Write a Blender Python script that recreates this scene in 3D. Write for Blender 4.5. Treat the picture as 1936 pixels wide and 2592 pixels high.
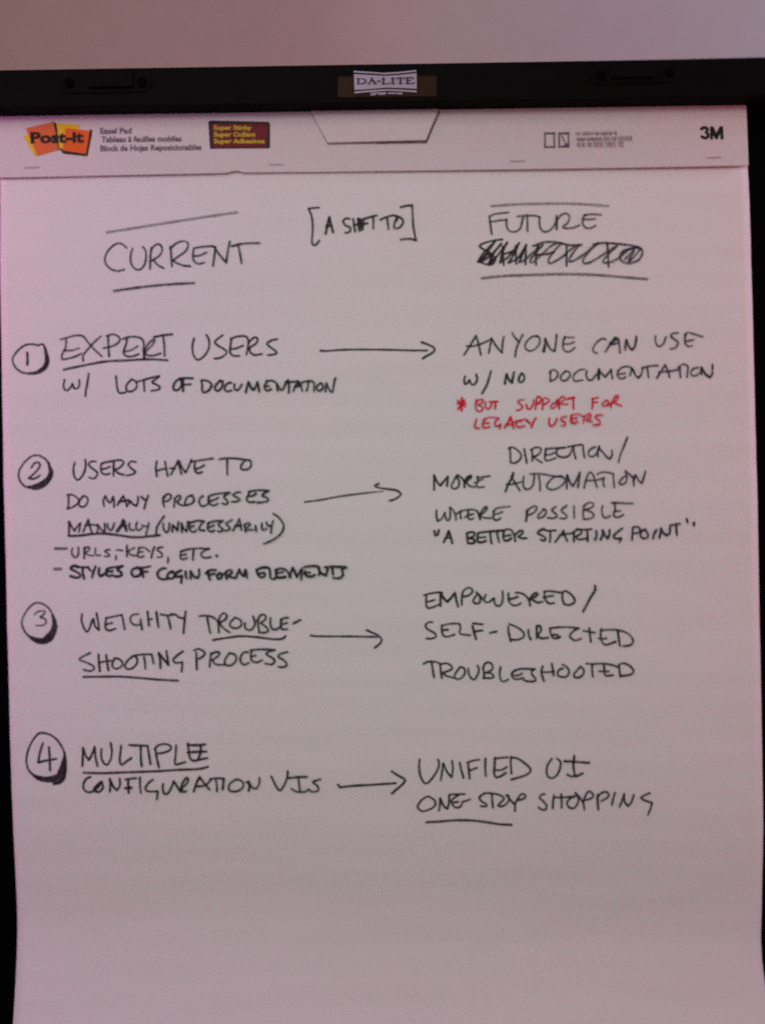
import bpy, bmesh, math, random
from mathutils import Vector, Matrix, noise

# ------------------------------------------------------------------ set-up
for _o in list(bpy.data.objects):
    bpy.data.objects.remove(_o)
S = bpy.context.scene
COL = S.collection
random.seed(4)

# The easel leans back a little.  BOARD maps pad coordinates (x right, y up the
# board, z towards the reader, metres, origin mid-sheet) to the room.
LEAN = math.radians(8)
BOARD = Matrix.Translation((0, 0, 1.32)) @ Matrix((
    (1, 0, 0, 0),
    (0, math.sin(LEAN), -math.cos(LEAN), 0),
    (0, math.cos(LEAN), math.sin(LEAN), 0),
    (0, 0, 0, 1)))
READ_DIST = 0.741

cam_d = bpy.data.cameras.new('camera')
cam = bpy.data.objects.new('camera', cam_d)
COL.objects.link(cam)
cam.matrix_world = BOARD @ Matrix.Translation((0, 0, READ_DIST)) @ Matrix.Rotation(-math.radians(1.3), 4, 'Z')
cam_d.sensor_fit = 'VERTICAL'
cam_d.sensor_height = 24
cam_d.lens = 24 * 0.741 / (2592 * 0.0003374)
cam_d.clip_start = 0.01
cam_d.clip_end = 60
cam_d.dof.use_dof = True
cam_d.dof.focus_distance = 0.700
cam_d.dof.aperture_fstop = 0.66
S.camera = cam

W = bpy.data.worlds.new('World')
S.world = W
W.use_nodes = True
bg = W.node_tree.nodes['Background']
bg.inputs['Color'].default_value = (0.70, 0.75, 1.0, 1)
bg.inputs['Strength'].default_value = 0.07

def lamp(name, kind, loc, aim, power, color, size=0.5, **kw):
    d = bpy.data.lights.new(name, kind)
    d.energy = power
    d.color = color
    if kind == 'AREA':
        d.shape = 'DISK'
        d.size = size
    else:
        d.shadow_soft_size = size
    for k, v in kw.items():
        setattr(d, k, v)
    o = bpy.data.objects.new(name, d)
    COL.objects.link(o)
    o.location = loc
    o.rotation_euler = (Vector(aim) - Vector(loc)).to_track_quat('-Z', 'Y').to_euler()
    return o

# meeting room ceiling lamp above the reader, then added fill and tint lights
lamp('ceiling_lamp_key', 'AREA', (-0.5, -2.8, 3.0), (0, 0, 1.4), 41.0, (0.74, 0.71, 0.69), 1.2)
lamp('upper_sheet_fill', 'AREA', (-0.40, -1.0, 2.75), (0, 0, 1.5), 4.8, (0.92, 0.76, 0.84), 0.6)  # added fill, brightens the upper part of the sheet
lamp('left_edge_tint', 'AREA', (-0.88, -0.30, 1.60), (-0.25, 0, 1.42), 2.3, (1.0, 0.24, 0.80), 0.45)  # unseen pink light added to tint the sheet's left edge
lamp('right_edge_tint', 'AREA', (0.87, -0.28, 1.50), (0.25, 0, 1.38), 1.7, (1.0, 0.12, 0.16), 0.45)  # unseen red light added to tint the sheet's right edge
lamp('low_fill', 'AREA', (0.1, -0.75, 0.25), (0, 0, 1.0), 0.9, (1.0, 0.56, 0.48), 0.40)  # extra warm fill from below, lifts the lower sheet; no real lamp there
lamp('center_tint_spot', 'SPOT', (0.25, -2.3, 1.75), (0.0, 0, 1.33), 27.0, (0.02, 1.0, 0.66), 0.30,  # greenish light added to turn the middle of the sheet grey
     spot_size=math.radians(22), spot_blend=1.0)
lamp('wall_tint_warm', 'AREA', (-1.7, -0.25, 2.2), (-0.5, 0.8, 1.9), 1.6, (1.0, 0.55, 0.25), 0.3)  # invented source, warms the left half of the wall
lamp('wall_tint_cool', 'AREA', (1.9, -0.1, 2.2), (0.55, 0.8, 1.9), 17.0, (0.55, 0.62, 1.0), 0.3)  # invented source, turns the right half of the wall lavender

S.view_settings.view_transform = 'Standard'
S.view_settings.look = 'None'
S.view_settings.exposure = -0.10
S.view_settings.gamma = 1
S.view_settings.use_curve_mapping = False
S.render.engine = 'CYCLES'
S.cycles.use_denoising = False
S.cycles.use_adaptive_sampling = True
S.cycles.adaptive_threshold = 0.025
S.cycles.max_bounces = 6
S.cycles.transparent_max_bounces = 24
S.cycles.filter_width = 1.7

# --------------------------------------------------------------- materials
def mat(name, color, rough=0.6, spec=0.3, metal=0.0, var=0.0, vscale=80, bump=0.0, bscale=300):
    m = bpy.data.materials.new(name)
    m.use_nodes = True
    nt = m.node_tree
    p = nt.nodes['Principled BSDF']
    p.inputs['Base Color'].default_value = (*color, 1)
    p.inputs['Roughness'].default_value = rough
    p.inputs['Specular IOR Level'].default_value = spec
    p.inputs['Metallic'].default_value = metal
    tc = nt.nodes.new('ShaderNodeTexCoord')
    if var:
        n = nt.nodes.new('ShaderNodeTexNoise')
        n.inputs['Scale'].default_value = vscale
        n.inputs['Detail'].default_value = 5
        r = nt.nodes.new('ShaderNodeValToRGB')
        r.color_ramp.elements[0].position = 0.3
        r.color_ramp.elements[1].position = 0.7
        r.color_ramp.elements[0].color = (*[c * (1 - var) for c in color], 1)
        r.color_ramp.elements[1].color = (*[min(1, c * (1 + var)) for c in color], 1)
        nt.links.new(tc.outputs['Object'], n.inputs['Vector'])
        nt.links.new(n.outputs['Fac'], r.inputs['Fac'])
        nt.links.new(r.outputs['Color'], p.inputs['Base Color'])
    if bump:
        n2 = nt.nodes.new('ShaderNodeTexNoise')
        n2.inputs['Scale'].default_value = bscale
        n2.inputs['Detail'].default_value = 6
        b = nt.nodes.new('ShaderNodeBump')
        b.inputs['Strength'].default_value = bump
        b.inputs['Distance'].default_value = 0.001
        nt.links.new(tc.outputs['Object'], n2.inputs['Vector'])
        nt.links.new(n2.outputs['Fac'], b.inputs['Height'])
        nt.links.new(b.outputs['Normal'], p.inputs['Normal'])
    return m

def ink_mat(name, color, streak=0.35):
    """Marker ink: a film whose cover follows the 'ink' attribute and dries out in flecks."""
    m = bpy.data.materials.new(name)
    m.use_nodes = True
    nt = m.node_tree
    p = nt.nodes['Principled BSDF']
    p.inputs['Base Color'].default_value = (*color, 1)
    p.inputs['Roughness'].default_value = 0.65
    p.inputs['Specular IOR Level'].default_value = 0.15
    out = nt.nodes['Material Output']
    tr = nt.nodes.new('ShaderNodeBsdfTransparent')
    mix = nt.nodes.new('ShaderNodeMixShader')
    at = nt.nodes.new('ShaderNodeAttribute')
    at.attribute_name = 'ink'
    tc = nt.nodes.new('ShaderNodeTexCoord')
    n = nt.nodes.new('ShaderNodeTexNoise')
    n.inputs['Scale'].default_value = 420
    n.inputs['Detail'].default_value = 4
    mr = nt.nodes.new('ShaderNodeMapRange')
    mr.inputs['From Min'].default_value = 0.3
    mr.inputs['From Max'].default_value = 0.7
    mr.inputs['To Min'].default_value = 1 - streak
    mr.inputs['To Max'].default_value = 1.12
    mu = nt.nodes.new('ShaderNodeMath')
    mu.operation = 'MULTIPLY'
    mu.use_clamp = True
    nt.links.new(tc.outputs['Object'], n.inputs['Vector'])
    nt.links.new(n.outputs['Fac'], mr.inputs['Value'])
    nt.links.new(mr.outputs['Result'], mu.inputs[0])
    nt.links.new(at.outputs['Fac'], mu.inputs[1])
    nt.links.new(mu.outputs['Value'], mix.inputs['Fac'])
    nt.links.new(tr.outputs['BSDF'], mix.inputs[1])
    nt.links.new(p.outputs['BSDF'], mix.inputs[2])
    nt.links.new(mix.outputs['Shader'], out.inputs['Surface'])
    return m

M = dict(
    paper=mat('white_paper', (0.765, 0.735, 0.70), 0.92, 0.15, var=0.035, vscale=900, bump=0.12, bscale=500),
    card=mat('white_card', (0.665, 0.600, 0.58), 0.75, 0.25, var=0.03, vscale=500, bump=0.08, bscale=300),
    stack=mat('paper_stack', (0.66, 0.63, 0.64), 0.9, 0.1, var=0.05, vscale=600),
    black=mat('black_lacquer', (0.0030, 0.0022, 0.0020), 0.65, 0.05, var=0.25, vscale=60, bump=0.15, bscale=700),
    board=mat('black_board', (0.0008, 0.0008, 0.0009), 0.85, 0.03, var=0.25, vscale=90, bump=0.2, bscale=500),
    bracket=mat('black_bracket', (0.0034, 0.0027, 0.0025), 0.65, 0.04, var=0.2, vscale=120),
    screw=mat('dark_screw', (0.0015, 0.0012, 0.0012), 0.7, 0.02),
    tape=mat('brown_tape', (0.030, 0.014, 0.005), 0.6, 0.08, var=0.35, vscale=60),
    plate=mat('pale_plate', (0.36, 0.31, 0.37), 0.45, 0.4, var=0.06, vscale=300),
    staple=mat('staple_wire', (0.44, 0.38, 0.38), 0.6, 0.3, metal=0.1),
    cut=mat('cut_line', (0.10, 0.07, 0.075), 0.9, 0.1),
    wall=mat('painted_wall', (0.50, 0.385, 0.335), 0.9, 0.1, var=0.03, vscale=30, bump=0.25, bscale=160),
    carpet=mat('grey_carpet', (0.09, 0.085, 0.08), 0.95, 0.05, var=0.3, vscale=220, bump=0.4, bscale=400),
    orange=mat('print_orange', (0.78, 0.125, 0.012), 0.6, 0.2, var=0.06, vscale=400),
    orange_pale=mat('print_pale_orange', (0.70, 0.145, 0.04), 0.6, 0.2, var=0.06, vscale=400),
    yellow=mat('print_yellow', (0.78, 0.50, 0.015), 0.6, 0.2, var=0.06, vscale=400),
    maroon=mat('print_maroon', (0.15, 0.008, 0.014), 0.6, 0.2, var=0.1, vscale=300),
    lemon=mat('print_lemon', (0.60, 0.47, 0.02), 0.6, 0.2),
    black_print=mat('print_black', (0.016, 0.010, 0.010), 0.6, 0.2),
    grey_print=mat('print_grey', (0.15, 0.10, 0.125), 0.7, 0.2),
    faint_print=mat('print_faint', (0.30, 0.23, 0.24), 0.7, 0.2),
    plum_print=mat('print_plum', (0.05, 0.03, 0.055), 0.6, 0.2),
    ink=ink_mat('black_marker_ink', (0.028, 0.018, 0.024)),
    red=ink_mat('red_marker_ink', (0.72, 0.012, 0.04), 0.3),
)

# ----------------------------------------------------------------- helpers
def link(name, me, material, parent=None):
    o = bpy.data.objects.new(name, me)
    COL.objects.link(o)
    for m in (material if isinstance(material, (list, tuple)) else [material]):
        me.materials.append(m)
    if parent is not None:
        o.parent = parent
    return o

def tag(o, label=None, cat=None, kind=None):
    if label: o['label'] = label
    if cat: o['category'] = cat
    if kind: o['kind'] = kind
    return o

def bm_link(name, bm, material, parent=None, bevel=0.0, smooth=False):
    bmesh.ops.recalc_face_normals(bm, faces=bm.faces)
    if bevel:
        bmesh.ops.bevel(bm, geom=list(bm.edges), offset=bevel, segments=2, affect='EDGES', profile=0.6)
    me = bpy.data.meshes.new(name)
    bm.to_mesh(me)
    bm.free()
    if smooth:
        for p in me.polygons: p.use_smooth = True
    return link(name, me, material, parent)

def prism(bm, pts, z0, z1, mi=0):
    """Closed outline extruded from z0 up to z1 (either may be a function of x, y)."""
    f0 = z0 if callable(z0) else (lambda x, y: z0)
    f1 = z1 if callable(z1) else (lambda x, y: z1)
    lo = [bm.verts.new((x, y, f0(x, y))) for x, y in pts]
    hi = [bm.verts.new((x, y, f1(x, y))) for x, y in pts]
    n = len(pts)
    fs = [bm.faces.new(hi), bm.faces.new(lo[::-1])]
    for i in range(n):
        fs.append(bm.faces.new((lo[i], lo[(i + 1) % n], hi[(i + 1) % n], hi[i])))
    for f in fs: f.material_index = mi
    return bm

def rounded(x0, y0, x1, y1, r, seg=6, corners=(1, 1, 1, 1)):
    pts = []
    for k, (cx, cy, a) in enumerate(((x1 - r, y1 - r, 0), (x0 + r, y1 - r, 90), (x0 + r, y0 + r, 180), (x1 - r, y0 + r, 270))):
        if corners[k]:
            pts += [(cx + r * math.cos(math.radians(a + 90 * i / seg)), cy + r * math.sin(math.radians(a + 90 * i / seg))) for i in range(seg + 1)]
        else:
            pts.append((x1 if k in (0, 3) else x0, y1 if k < 2 else y0))
    return pts

def smoothstep(a, b, t):
    t = max(0.0, min(1.0, (t - a) / (b - a)))
    return t * t * (3 - 2 * t)

def sheet_h(x, y):
    """Relief of the top sheet: faint horizontal waves, and a lift where its lower end curls forward."""
    h = 0.00009 * math.sin(y * 62 + 1.6 * x + 0.7) + 0.00005 * math.sin(y * 143 - 3.1 * x + 2.0) + 0.00004 * math.sin(y * 260 + 2.0 * x)
    h += 0.00035 * math.sin(x * 9.0 + y * 6.0)
    h += 0.0009 * noise.noise(Vector((x * 5.0 + 3.1, y * 9.0 + x * 2.5, 0.4))) + 0.00042 * noise.noise(Vector((x * 7.0, y * 30.0 - x * 4.0, 1.7))) + 0.00016 * noise.noise(Vector((x * 10.0, y * 75.0 + x * 9.0, 5.2)))
    d = -0.22 - y - 0.05 * x                # metres below the writing
    if d > 0:
        h -= 0.0042 * smoothstep(0.0, 0.16, d)
        h += 0.0135 * max(0.0, (d - 0.11) / 0.10) ** 2
    return h

def catmull(pts, step):
    """pts: [(x, y, w)], returns a smooth polyline sampled about every step."""
    if len(pts) == 2:
        n = max(2, int(math.dist(pts[0][:2], pts[1][:2]) / step))
        return [tuple(a + (b - a) * i / n for a, b in zip(*pts)) for i in range(n + 1)]
    P = [tuple(2 * a - b for a, b in zip(pts[0], pts[1]))] + list(pts) + [tuple(2 * a - b for a, b in zip(pts[-1], pts[-2]))]
    out = []
    for i in range(1, len(P) - 2):
        p0, p1, p2, p3 = P[i - 1], P[i], P[i + 1], P[i + 2]
        n = max(2, int(math.dist(p1[:2], p2[:2]) / step))
        for k in range(n):
            t = k / n
            out.append(tuple(0.5 * (2 * b + (c - a) * t + (2 * a - 5 * b + 4 * c - d) * t * t + (3 * b - a - 3 * c + d) * t ** 3)
                             for a, b, c, d in zip(p0, p1, p2, p3)))
    out.append(P[-2])
    return out

def ribbon(verts, faces, ink, path, alpha, zfun, z0, fade=True):
    """A flat pen stroke with round ends, rising a hair along its length so that it never meets itself."""
    n = len(path)
    L = max(1, n - 1)
    base = len(verts)
    rows = []
    ph = random.uniform(0, 6)
    for i, (x, y, w) in enumerate(path):
        a, b = path[max(0, i - 1)], path[min(n - 1, i + 1)]
        tx, ty = b[0] - a[0], b[1] - a[1]
        l = math.hypot(tx, ty) or 1
        nx, ny = -ty / l, tx / l
        hw = 0.5 * w * (1 + 0.07 * math.sin(i * 0.37 + ph) + random.uniform(-0.05, 0.05))
        z = z0 + 0.00003 * i / L
        al = alpha * (1 + 0.08 * math.sin(i * 0.21 + ph * 2))
        r = []
        for s in (-1, -0.62, 0, 0.62, 1):
            px, py = x + nx * hw * s, y + ny * hw * s
            r.append(len(verts))
            verts.append((px, py, zfun(px, py) + z))
            ink.append(al * (0.72 if abs(s) == 1 else 1.0))
        rows.append(r)
    for r0, r1 in zip(rows, rows[1:]):
        for k in range(4):
            faces.append((r0[k], r1[k], r1[k + 1], r0[k + 1]))
    for end, i, j in ((rows[0], 0, 1), (rows[-1], n - 1, n - 2)):
        x, y, w = path[i]
        dx, dy = x - path[j][0], y - path[j][1]
        ang = math.atan2(dy, dx)
        c = end[2]
        hw = math.dist(verts[end[0]][:2], verts[end[4]][:2]) / 2
        ring = []
        for k in range(1, 6):
            t = ang - math.pi / 2 + math.pi * k / 6
            px, py = x + math.cos(t) * hw, y + math.sin(t) * hw
            ring.append(len(verts))
            verts.append((px, py, verts[c][2]))
            ink.append(ink[c] * 0.75)
        a_, b_ = (end[0], end[4]) if i else (end[4], end[0])
        chain = [a_] + ring + [b_]
        for p, q in zip(chain, chain[1:]):
            faces.append((c, p, q))

def writing(name, strokes, material, parent, zfun, z0=0.0002, label=None):
    verts, faces, ink = [], [], []
    z = z0
    for alpha, pts in strokes:
        seg = []
        for x, y, w, corner in pts:
            seg.append((x / 1000, y / 1000, w / 1000))
            if corner and len(seg) > 1:
                ribbon(verts, faces, ink, catmull(seg, 0.0011), alpha, zfun, z); z += 0.000032
                seg = [seg[-1]]
        if len(seg) > 1:
            ribbon(verts, faces, ink, catmull(seg, 0.0011), alpha, zfun, z); z += 0.000032
    me = bpy.data.meshes.new(name)
    me.from_pydata(verts, [], faces)
    at = me.attributes.new('ink', 'FLOAT', 'POINT')
    at.data.foreach_set('value', ink)
    o = link(name, me, material, parent)
    if label: o['label'] = label
    return o

def lettering(name, lines, material, parent, z, bold=0.0):
    """Printed lines of type: each (text, x0, baseline y0, x1, baseline y1, cap height), metres."""
    V, F = [], []
    for text, x0, y0, x1, y1, cap in lines:
        c = bpy.data.curves.new('type', 'FONT')
        c.body = text
        c.offset = bold
        c.resolution_u = 3
        o = bpy.data.objects.new('type', c)
        COL.objects.link(o)
        dg = bpy.context.evaluated_depsgraph_get()
        dg.update()
        me = bpy.data.meshes.new_from_object(o.evaluated_get(dg))
        xs = [v.co.x for v in me.vertices]
        a, b = min(xs), max(xs)
        L = math.hypot(x1 - x0, y1 - y0)
        ux, uy = (x1 - x0) / L, (y1 - y0) / L
        k = len(V)
        for v in me.vertices:
            s = (v.co.x - a) / (b - a) * L
            t = v.co.y * cap / 0.70
            V.append((x0 + ux * s - uy * t, y0 + uy * s + ux * t, z))
        F += [tuple(k + i for i in p.vertices) for p in me.polygons]
        bpy.data.objects.remove(o)
        bpy.data.curves.remove(c)
        bpy.data.meshes.remove(me)
    me = bpy.data.meshes.new(name)
    me.from_pydata(V, [], F)
    return link(name, me, material, parent)

def root(name, label, cat, base_y):
    """An Empty at a thing's base whose children are built in board coordinates."""
    o = bpy.data.objects.new(name, None)
    o.empty_display_size = 0.05
    COL.objects.link(o)
    o.matrix_world = BOARD @ Matrix.Translation((0, base_y, 0))
    tag(o, label, cat)
    return o

def settle(r, base_y):
    """Shift the parts so that their coordinates are relative to the root at the base."""
    for c in r.children:
        c.location.y -= base_y

# Pen strokes measured on the pad, millimetres from mid-sheet: (cover, [(x, y, width, corner), ...])
NOTES = [
('heading', [
(0.42,[(-229.4,244,2.55,0),(-209.5,246.6,2.55,0),(-178.7,250.9,2.55,0),(-148,255.1,2.55,0),(-118.3,258.7,2.55,0)]),
(0.8,[(-213.1,230.4,1.89,0),(-215.9,233.2,1.89,0),(-219.4,234.4,1.89,0),(-224.1,232.7,1.89,0),(-229.3,227.4,1.89,0),(-231.7,221.8,1.89,0),(-230.6,216.7,1.89,0),(-226.6,212.5,1.89,0),(-221,210.8,1.89,0),(-215.3,212,1.89,0)]),
(0.85,[(-207.8,229.9,1.89,0),(-209.6,224.4,1.89,0),(-209.6,217.7,1.89,0),(-207.1,213.1,1.89,0),(-203.6,211.5,1.89,0),(-200,212.9,1.89,0),(-197.3,218,1.89,0),(-196.5,224.1,1.89,0),(-197.1,228.2,1.89,0),(-199.1,230.8,1.89,0)]),
(1,[(-191.6,230.1,1.89,0),(-192.8,223,1.89,0),(-193.4,212,1.89,0)]),
(0.8,[(-192.5,227.6,1.89,0),(-189.4,231.6,1.89,0),(-185.8,233,1.89,0),(-183.2,230.9,1.89,0),(-183,226.8,1.89,0),(-185.5,222.8,1.89,0),(-190.7,219.6,1.89,0),(-192.2,219.4,1.89,0)]),
(0.85,[(-190.7,219.6,1.89,0),(-186.7,215.2,1.89,0),(-181.8,212.3,1.89,0)]),
(1,[(-175.6,230.7,1.89,0),(-175.2,223.6,1.89,0),(-174.7,213.6,1.89,0)]),
(0.85,[(-175.9,228.7,1.89,0),(-170.9,233.2,1.89,0),(-165.3,235.1,1.89,0),(-161.2,234,1.89,0),(-160.6,230.9,1.89,0),(-162.9,226.4,1.89,0),(-169.2,221.9,1.89,0),(-173.8,219,1.89,0)]),
(0.85,[(-173.8,219,1.89,0),(-170.3,216.3,1.89,0),(-164.2,214.1,1.89,0),(-159.1,213.5,1.89,0)]),
(0.9,[(-155.7,228.8,1.89,0),(-156.7,222.1,1.89,0),(-155.5,217.5,1.89,0),(-151.9,215.4,1.89,0),(-147,216.3,1.89,0)]),
(0.85,[(-155.2,228.8,1.89,0),(-148.5,229.9,1.89,0),(-139.3,230.4,1.89,0)]),
(0.85,[(-155.9,222.1,1.89,0),(-150.8,222.5,1.89,0),(-145.1,224.9,1.89,0)]),
(1,[(-137.3,229.7,1.89,0),(-138.2,222.7,1.89,0),(-139.7,213.4,1.89,0)]),
(1,[(-139.8,230.4,1.89,0),(-138.3,229.4,1.89,1),(-133.9,222.6,1.89,0),(-128.4,215.9,1.89,1),(-127,224.5,1.89,0),(-125,233.9,1.89,0)]),
(0.9,[(-123.5,229.8,1.89,0),(-113.8,231.9,1.89,0),(-99.5,232.1,1.89,0)]),
(1,[(-117.9,231,1.89,0),(-116.5,223.3,1.89,0),(-115.2,214.9,1.89,0)]),
(0.85,[(-224.4,193.9,2.08,0),(-200.4,196.6,2.08,0),(-177.9,198.3,2.08,0),(-155.9,199,2.08,0)])]),
('heading', [
(1,[(-48,261.2,1.89,0),(-52.6,261,1.89,0),(-57.3,260.5,1.89,1),(-55.2,255.6,1.89,0),(-54.1,249.4,1.89,0),(-54.1,241.3,1.89,0),(-54.9,233.1,1.89,0),(-53.8,229.2,1.89,0),(-51.3,229.8,1.89,0),(-48.8,233,1.89,0)]),
(1,[(-43.1,238.6,2.27,0),(-41.6,245.1,2.27,0),(-39.7,252.8,2.27,1),(-38.3,246.2,2.27,0),(-36.8,239.9,2.27,0)]),
(1,[(-42.4,245.1,2.27,0),(-39.9,245.4,2.27,0),(-37.7,245.8,2.27,0)]),
(1,[(-22.2,251,1.89,0),(-25.5,251.4,1.89,0),(-28,248.8,1.89,0),(-26,245.5,1.89,0),(-22.4,243.8,1.89,0),(-21.8,241.4,1.89,0),(-23.7,239.4,1.89,0),(-26.4,239.2,1.89,0)]),
(1,[(-19.4,250.7,1.89,0),(-18.7,245.4,1.89,0),(-18,240,1.89,0)]),
(1,[(-19.1,245.2,1.89,0),(-14.1,246.9,1.89,0)]),
(1,[(-14.9,250.6,2.83,0),(-14.3,240.8,2.83,0)]),
(1,[(-12.8,250.5,1.89,0),(-12.2,241.1,1.89,0)]),
(1,[(-11.4,241.8,1.89,0),(-10.6,250.1,1.89,0)]),
(1,[(-10.9,246,1.89,0),(-7.2,246.9,1.89,0)]),
(1,[(-10.8,250.3,1.89,0),(-5,252,1.89,0),(0.9,253.3,1.89,0)]),
(1,[(-2.2,251.9,1.89,0),(-2.4,242.1,1.89,0)]),
(1,[(3.7,249.4,1.89,0),(8.8,251.7,1.89,0),(14.6,252.9,1.89,0),(18.7,252,1.89,0)]),
(1,[(9.6,250.9,1.89,0),(10.5,241,1.89,0)]),
(1,[(18.2,251.9,1.89,0),(16.1,247,1.89,0),(15.2,243.4,1.89,0),(16.4,241.7,1.89,0),(19.3,242.2,1.89,0),(22.2,244.8,1.89,0),(23.1,247.7,1.89,0),(21.9,250.2,1.89,0),(19.1,251.5,1.89,0),(17.8,248.6,1.89,0)]),
(1,[(21.3,259.8,1.89,0),(26.2,260.9,1.89,0),(31.1,261.2,1.89,1),(31.4,253.2,1.89,0),(31.7,243.4,1.89,0),(33,235.2,1.89,0),(33.9,231.3,1.89,1),(28,232.7,1.89,0),(20.7,232.2,1.89,0)])]),
('heading', [
(0.42,[(98.9,258.9,2.55,0),(118.3,259.9,2.55,0),(138.7,260.1,2.55,0),(164.3,259.7,2.55,0),(184.7,258.4,2.55,0),(198.4,257,2.55,0)]),
(1,[(96.8,249.9,1.89,0),(97.5,243.2,1.89,0),(98.5,235,1.89,0)]),
(0.75,[(96.8,250.4,1.89,0),(102.8,252.3,1.89,0),(113,253.1,1.89,0)]),
(0.75,[(98.1,245.5,1.89,0),(105.7,246.6,1.89,0),(110.7,246.8,1.89,0)]),
(0.8,[(111.4,247.5,1.89,0),(111.3,242.4,1.89,0),(112.7,238.3,1.89,0),(116.8,236.5,1.89,0),(120.9,237.6,1.89,0),(123.5,240.6,1.89,0),(124.9,246.7,1.89,0),(126.2,249.7,1.89,0)]),
(0.75,[(120.6,249.7,1.89,0),(128.3,250.2,1.89,0),(135.4,250,1.89,0),(139.5,248.9,1.89,0)]),
(0.85,[(128.8,250.7,1.89,0),(129,243.6,1.89,0),(129,236.6,1.89,0)]),
(0.8,[(139.5,248.9,1.89,0),(139.4,243.3,1.89,0),(140.3,238.7,1.89,0),(143.3,236.1,1.89,0),(147.4,236.8,1.89,0),(151.6,241,1.89,0),(154.3,247.1,1.89,0)]),
(1,[(154,249.6,1.89,0),(154.2,244,1.89,0),(153.8,237.9,1.89,0)]),
(0.75,[(154.3,246,1.89,0),(157.9,250,1.89,0),(161.5,251.5,1.89,0),(164.6,249.9,1.89,0),(164.8,246.3,1.89,0),(162.9,242.8,1.89,0),(159.2,240,1.89,0),(161.7,238.7,1.89,0),(167.9,239.1,1.89,0),(173.5,241,1.89,0)]),
(0.75,[(179.4,250.1,1.89,0),(176.8,247.6,1.89,0),(176.1,243,1.89,0),(178.1,239.4,1.89,0),(182.2,238.3,1.89,0),(187.3,240.4,1.89,0)]),
(0.7,[(177.8,249.6,1.89,0),(184.5,250.3,1.89,0),(192.1,249.5,1.89,0)]),
(0.7,[(177.2,246,1.89,0),(182.3,245.9,1.89,0),(186.9,246.3,1.89,0)])]),
('crossed_out_word', [
(1,[(107.4,230.3,1.89,0),(97.2,229,1.89,0),(87.9,225.1,1.89,0),(94.9,219.8,1.89,0),(100.9,214.6,1.89,0),(99.8,210.5,1.89,0),(95.7,208.8,1.89,0),(89.6,210.7,1.89,0),(86.1,211.8,1.89,0)]),
(1,[(86.1,211.6,1.89,0),(91.9,219.9,1.89,0),(101.3,228.9,1.89,1),(93.9,218.8,1.89,0),(88.6,211.3,1.89,1),(96.9,216.7,1.89,0),(106.3,226.7,1.89,1),(100,218.7,1.89,0),(94.7,209.1,1.89,1),(103,216.6,1.89,0),(111.4,227.6,1.89,1),(107.1,218.5,1.89,0),(104.9,210.4,1.89,1),(112.2,215.3,1.89,0),(121.6,226.9,1.89,1),(117.4,218.3,1.89,0),(112.1,210.2,1.89,1),(120.3,214.1,1.89,0),(127.7,225.2,1.89,1),(124.5,218.1,1.89,0),(121.3,210.5,1.89,0)]),
(0.85,[(88.6,212.8,2.83,0),(95.9,218.8,2.83,0),(98.3,209.5,2.83,0)]),
(1,[(107.3,224.6,1.89,0),(107.9,208.3,1.89,0)]),
(1,[(118.5,224.4,1.89,0),(118.7,209.1,1.89,0)]),
(1,[(107.1,217.5,1.89,0),(118.4,220.3,1.89,0)]),
(1,[(127.2,225.2,1.89,0),(126.5,208.4,1.89,0)]),
(1,[(137.9,225,1.89,0),(135.7,217.9,1.89,0),(135.5,207.7,1.89,0)]),
(0.9,[(133.3,224,1.89,0),(143.1,227.1,1.89,0),(153.3,227.2,1.89,0)]),
(1,[(136.7,216.3,1.89,0),(145.9,217.1,1.89,0),(151.1,218.5,1.89,0)]),
(1,[(156.4,226.1,1.89,0),(164.5,224.2,1.89,0),(174.7,224.1,1.89,0)]),
(1,[(161.9,223.4,1.89,0),(161.5,206.6,1.89,0)]),
(0.8,[(121.3,210.5,1.89,0),(125.4,212,1.89,0),(133.7,218.9,1.89,0),(142,224.9,1.89,0),(136.8,219.9,1.89,0),(130.5,211.9,1.89,0),(132,209.8,1.89,0),(137.7,214.2,1.89,0),(150.2,224.7,1.89,0),(157.4,226.1,1.89,0),(153.2,221.6,1.89,0),(146.9,213.5,1.89,0),(146.3,209.5,1.89,0),(149.8,209.4,1.89,0),(158.1,214.3,1.89,0),(166.5,221.3,1.89,0),(172.7,224.2,1.89,0),(168.5,219.2,1.89,0),(164.2,212.6,1.89,0),(164.2,210.1,1.89,0),(168.3,211,1.89,0),(176.5,215.9,1.89,0),(184.9,222.9,1.89,0),(189,225.3,1.89,0)]),
(0.8,[(189,225.3,1.89,0),(181.7,218.9,1.89,0),(175.9,211.8,1.89,0),(175.9,208.8,1.89,0),(179.4,208.2,1.89,0),(186.7,211.6,1.89,0),(196,217.5,1.89,0),(205.3,222.9,1.89,0),(199.1,217.4,1.89,0),(192.8,210.4,1.89,0),(193.7,208.4,1.89,0),(198.9,208.8,1.89,0),(207.1,212.7,1.89,0),(214.4,219.1,1.89,0),(221.6,221,1.89,0)]),
(0.9,[(184.9,224.4,1.89,0),(194.1,225.5,1.89,0),(209.4,223.9,1.89,0),(219.6,222.1,1.89,0),(225.1,218.9,1.89,0)]),
(1,[(196.7,224.7,1.89,0),(197.2,204.7,1.89,0)]),
(0.85,[(219.6,220.6,1.89,0),(210.3,218.2,1.89,0),(207.1,213.2,1.89,0),(209.1,209,1.89,0),(215.2,207.4,1.89,0),(222.4,209.8,1.89,0),(226.1,214.8,1.89,0),(225.7,219.4,1.89,0),(221.6,222,1.89,0)]),
(0.7,[(211.2,211,1.89,0),(219.5,219,1.89,1),(214.2,208.4,1.89,0),(223.6,217.9,1.89,0)])]),
('underline', [
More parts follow.
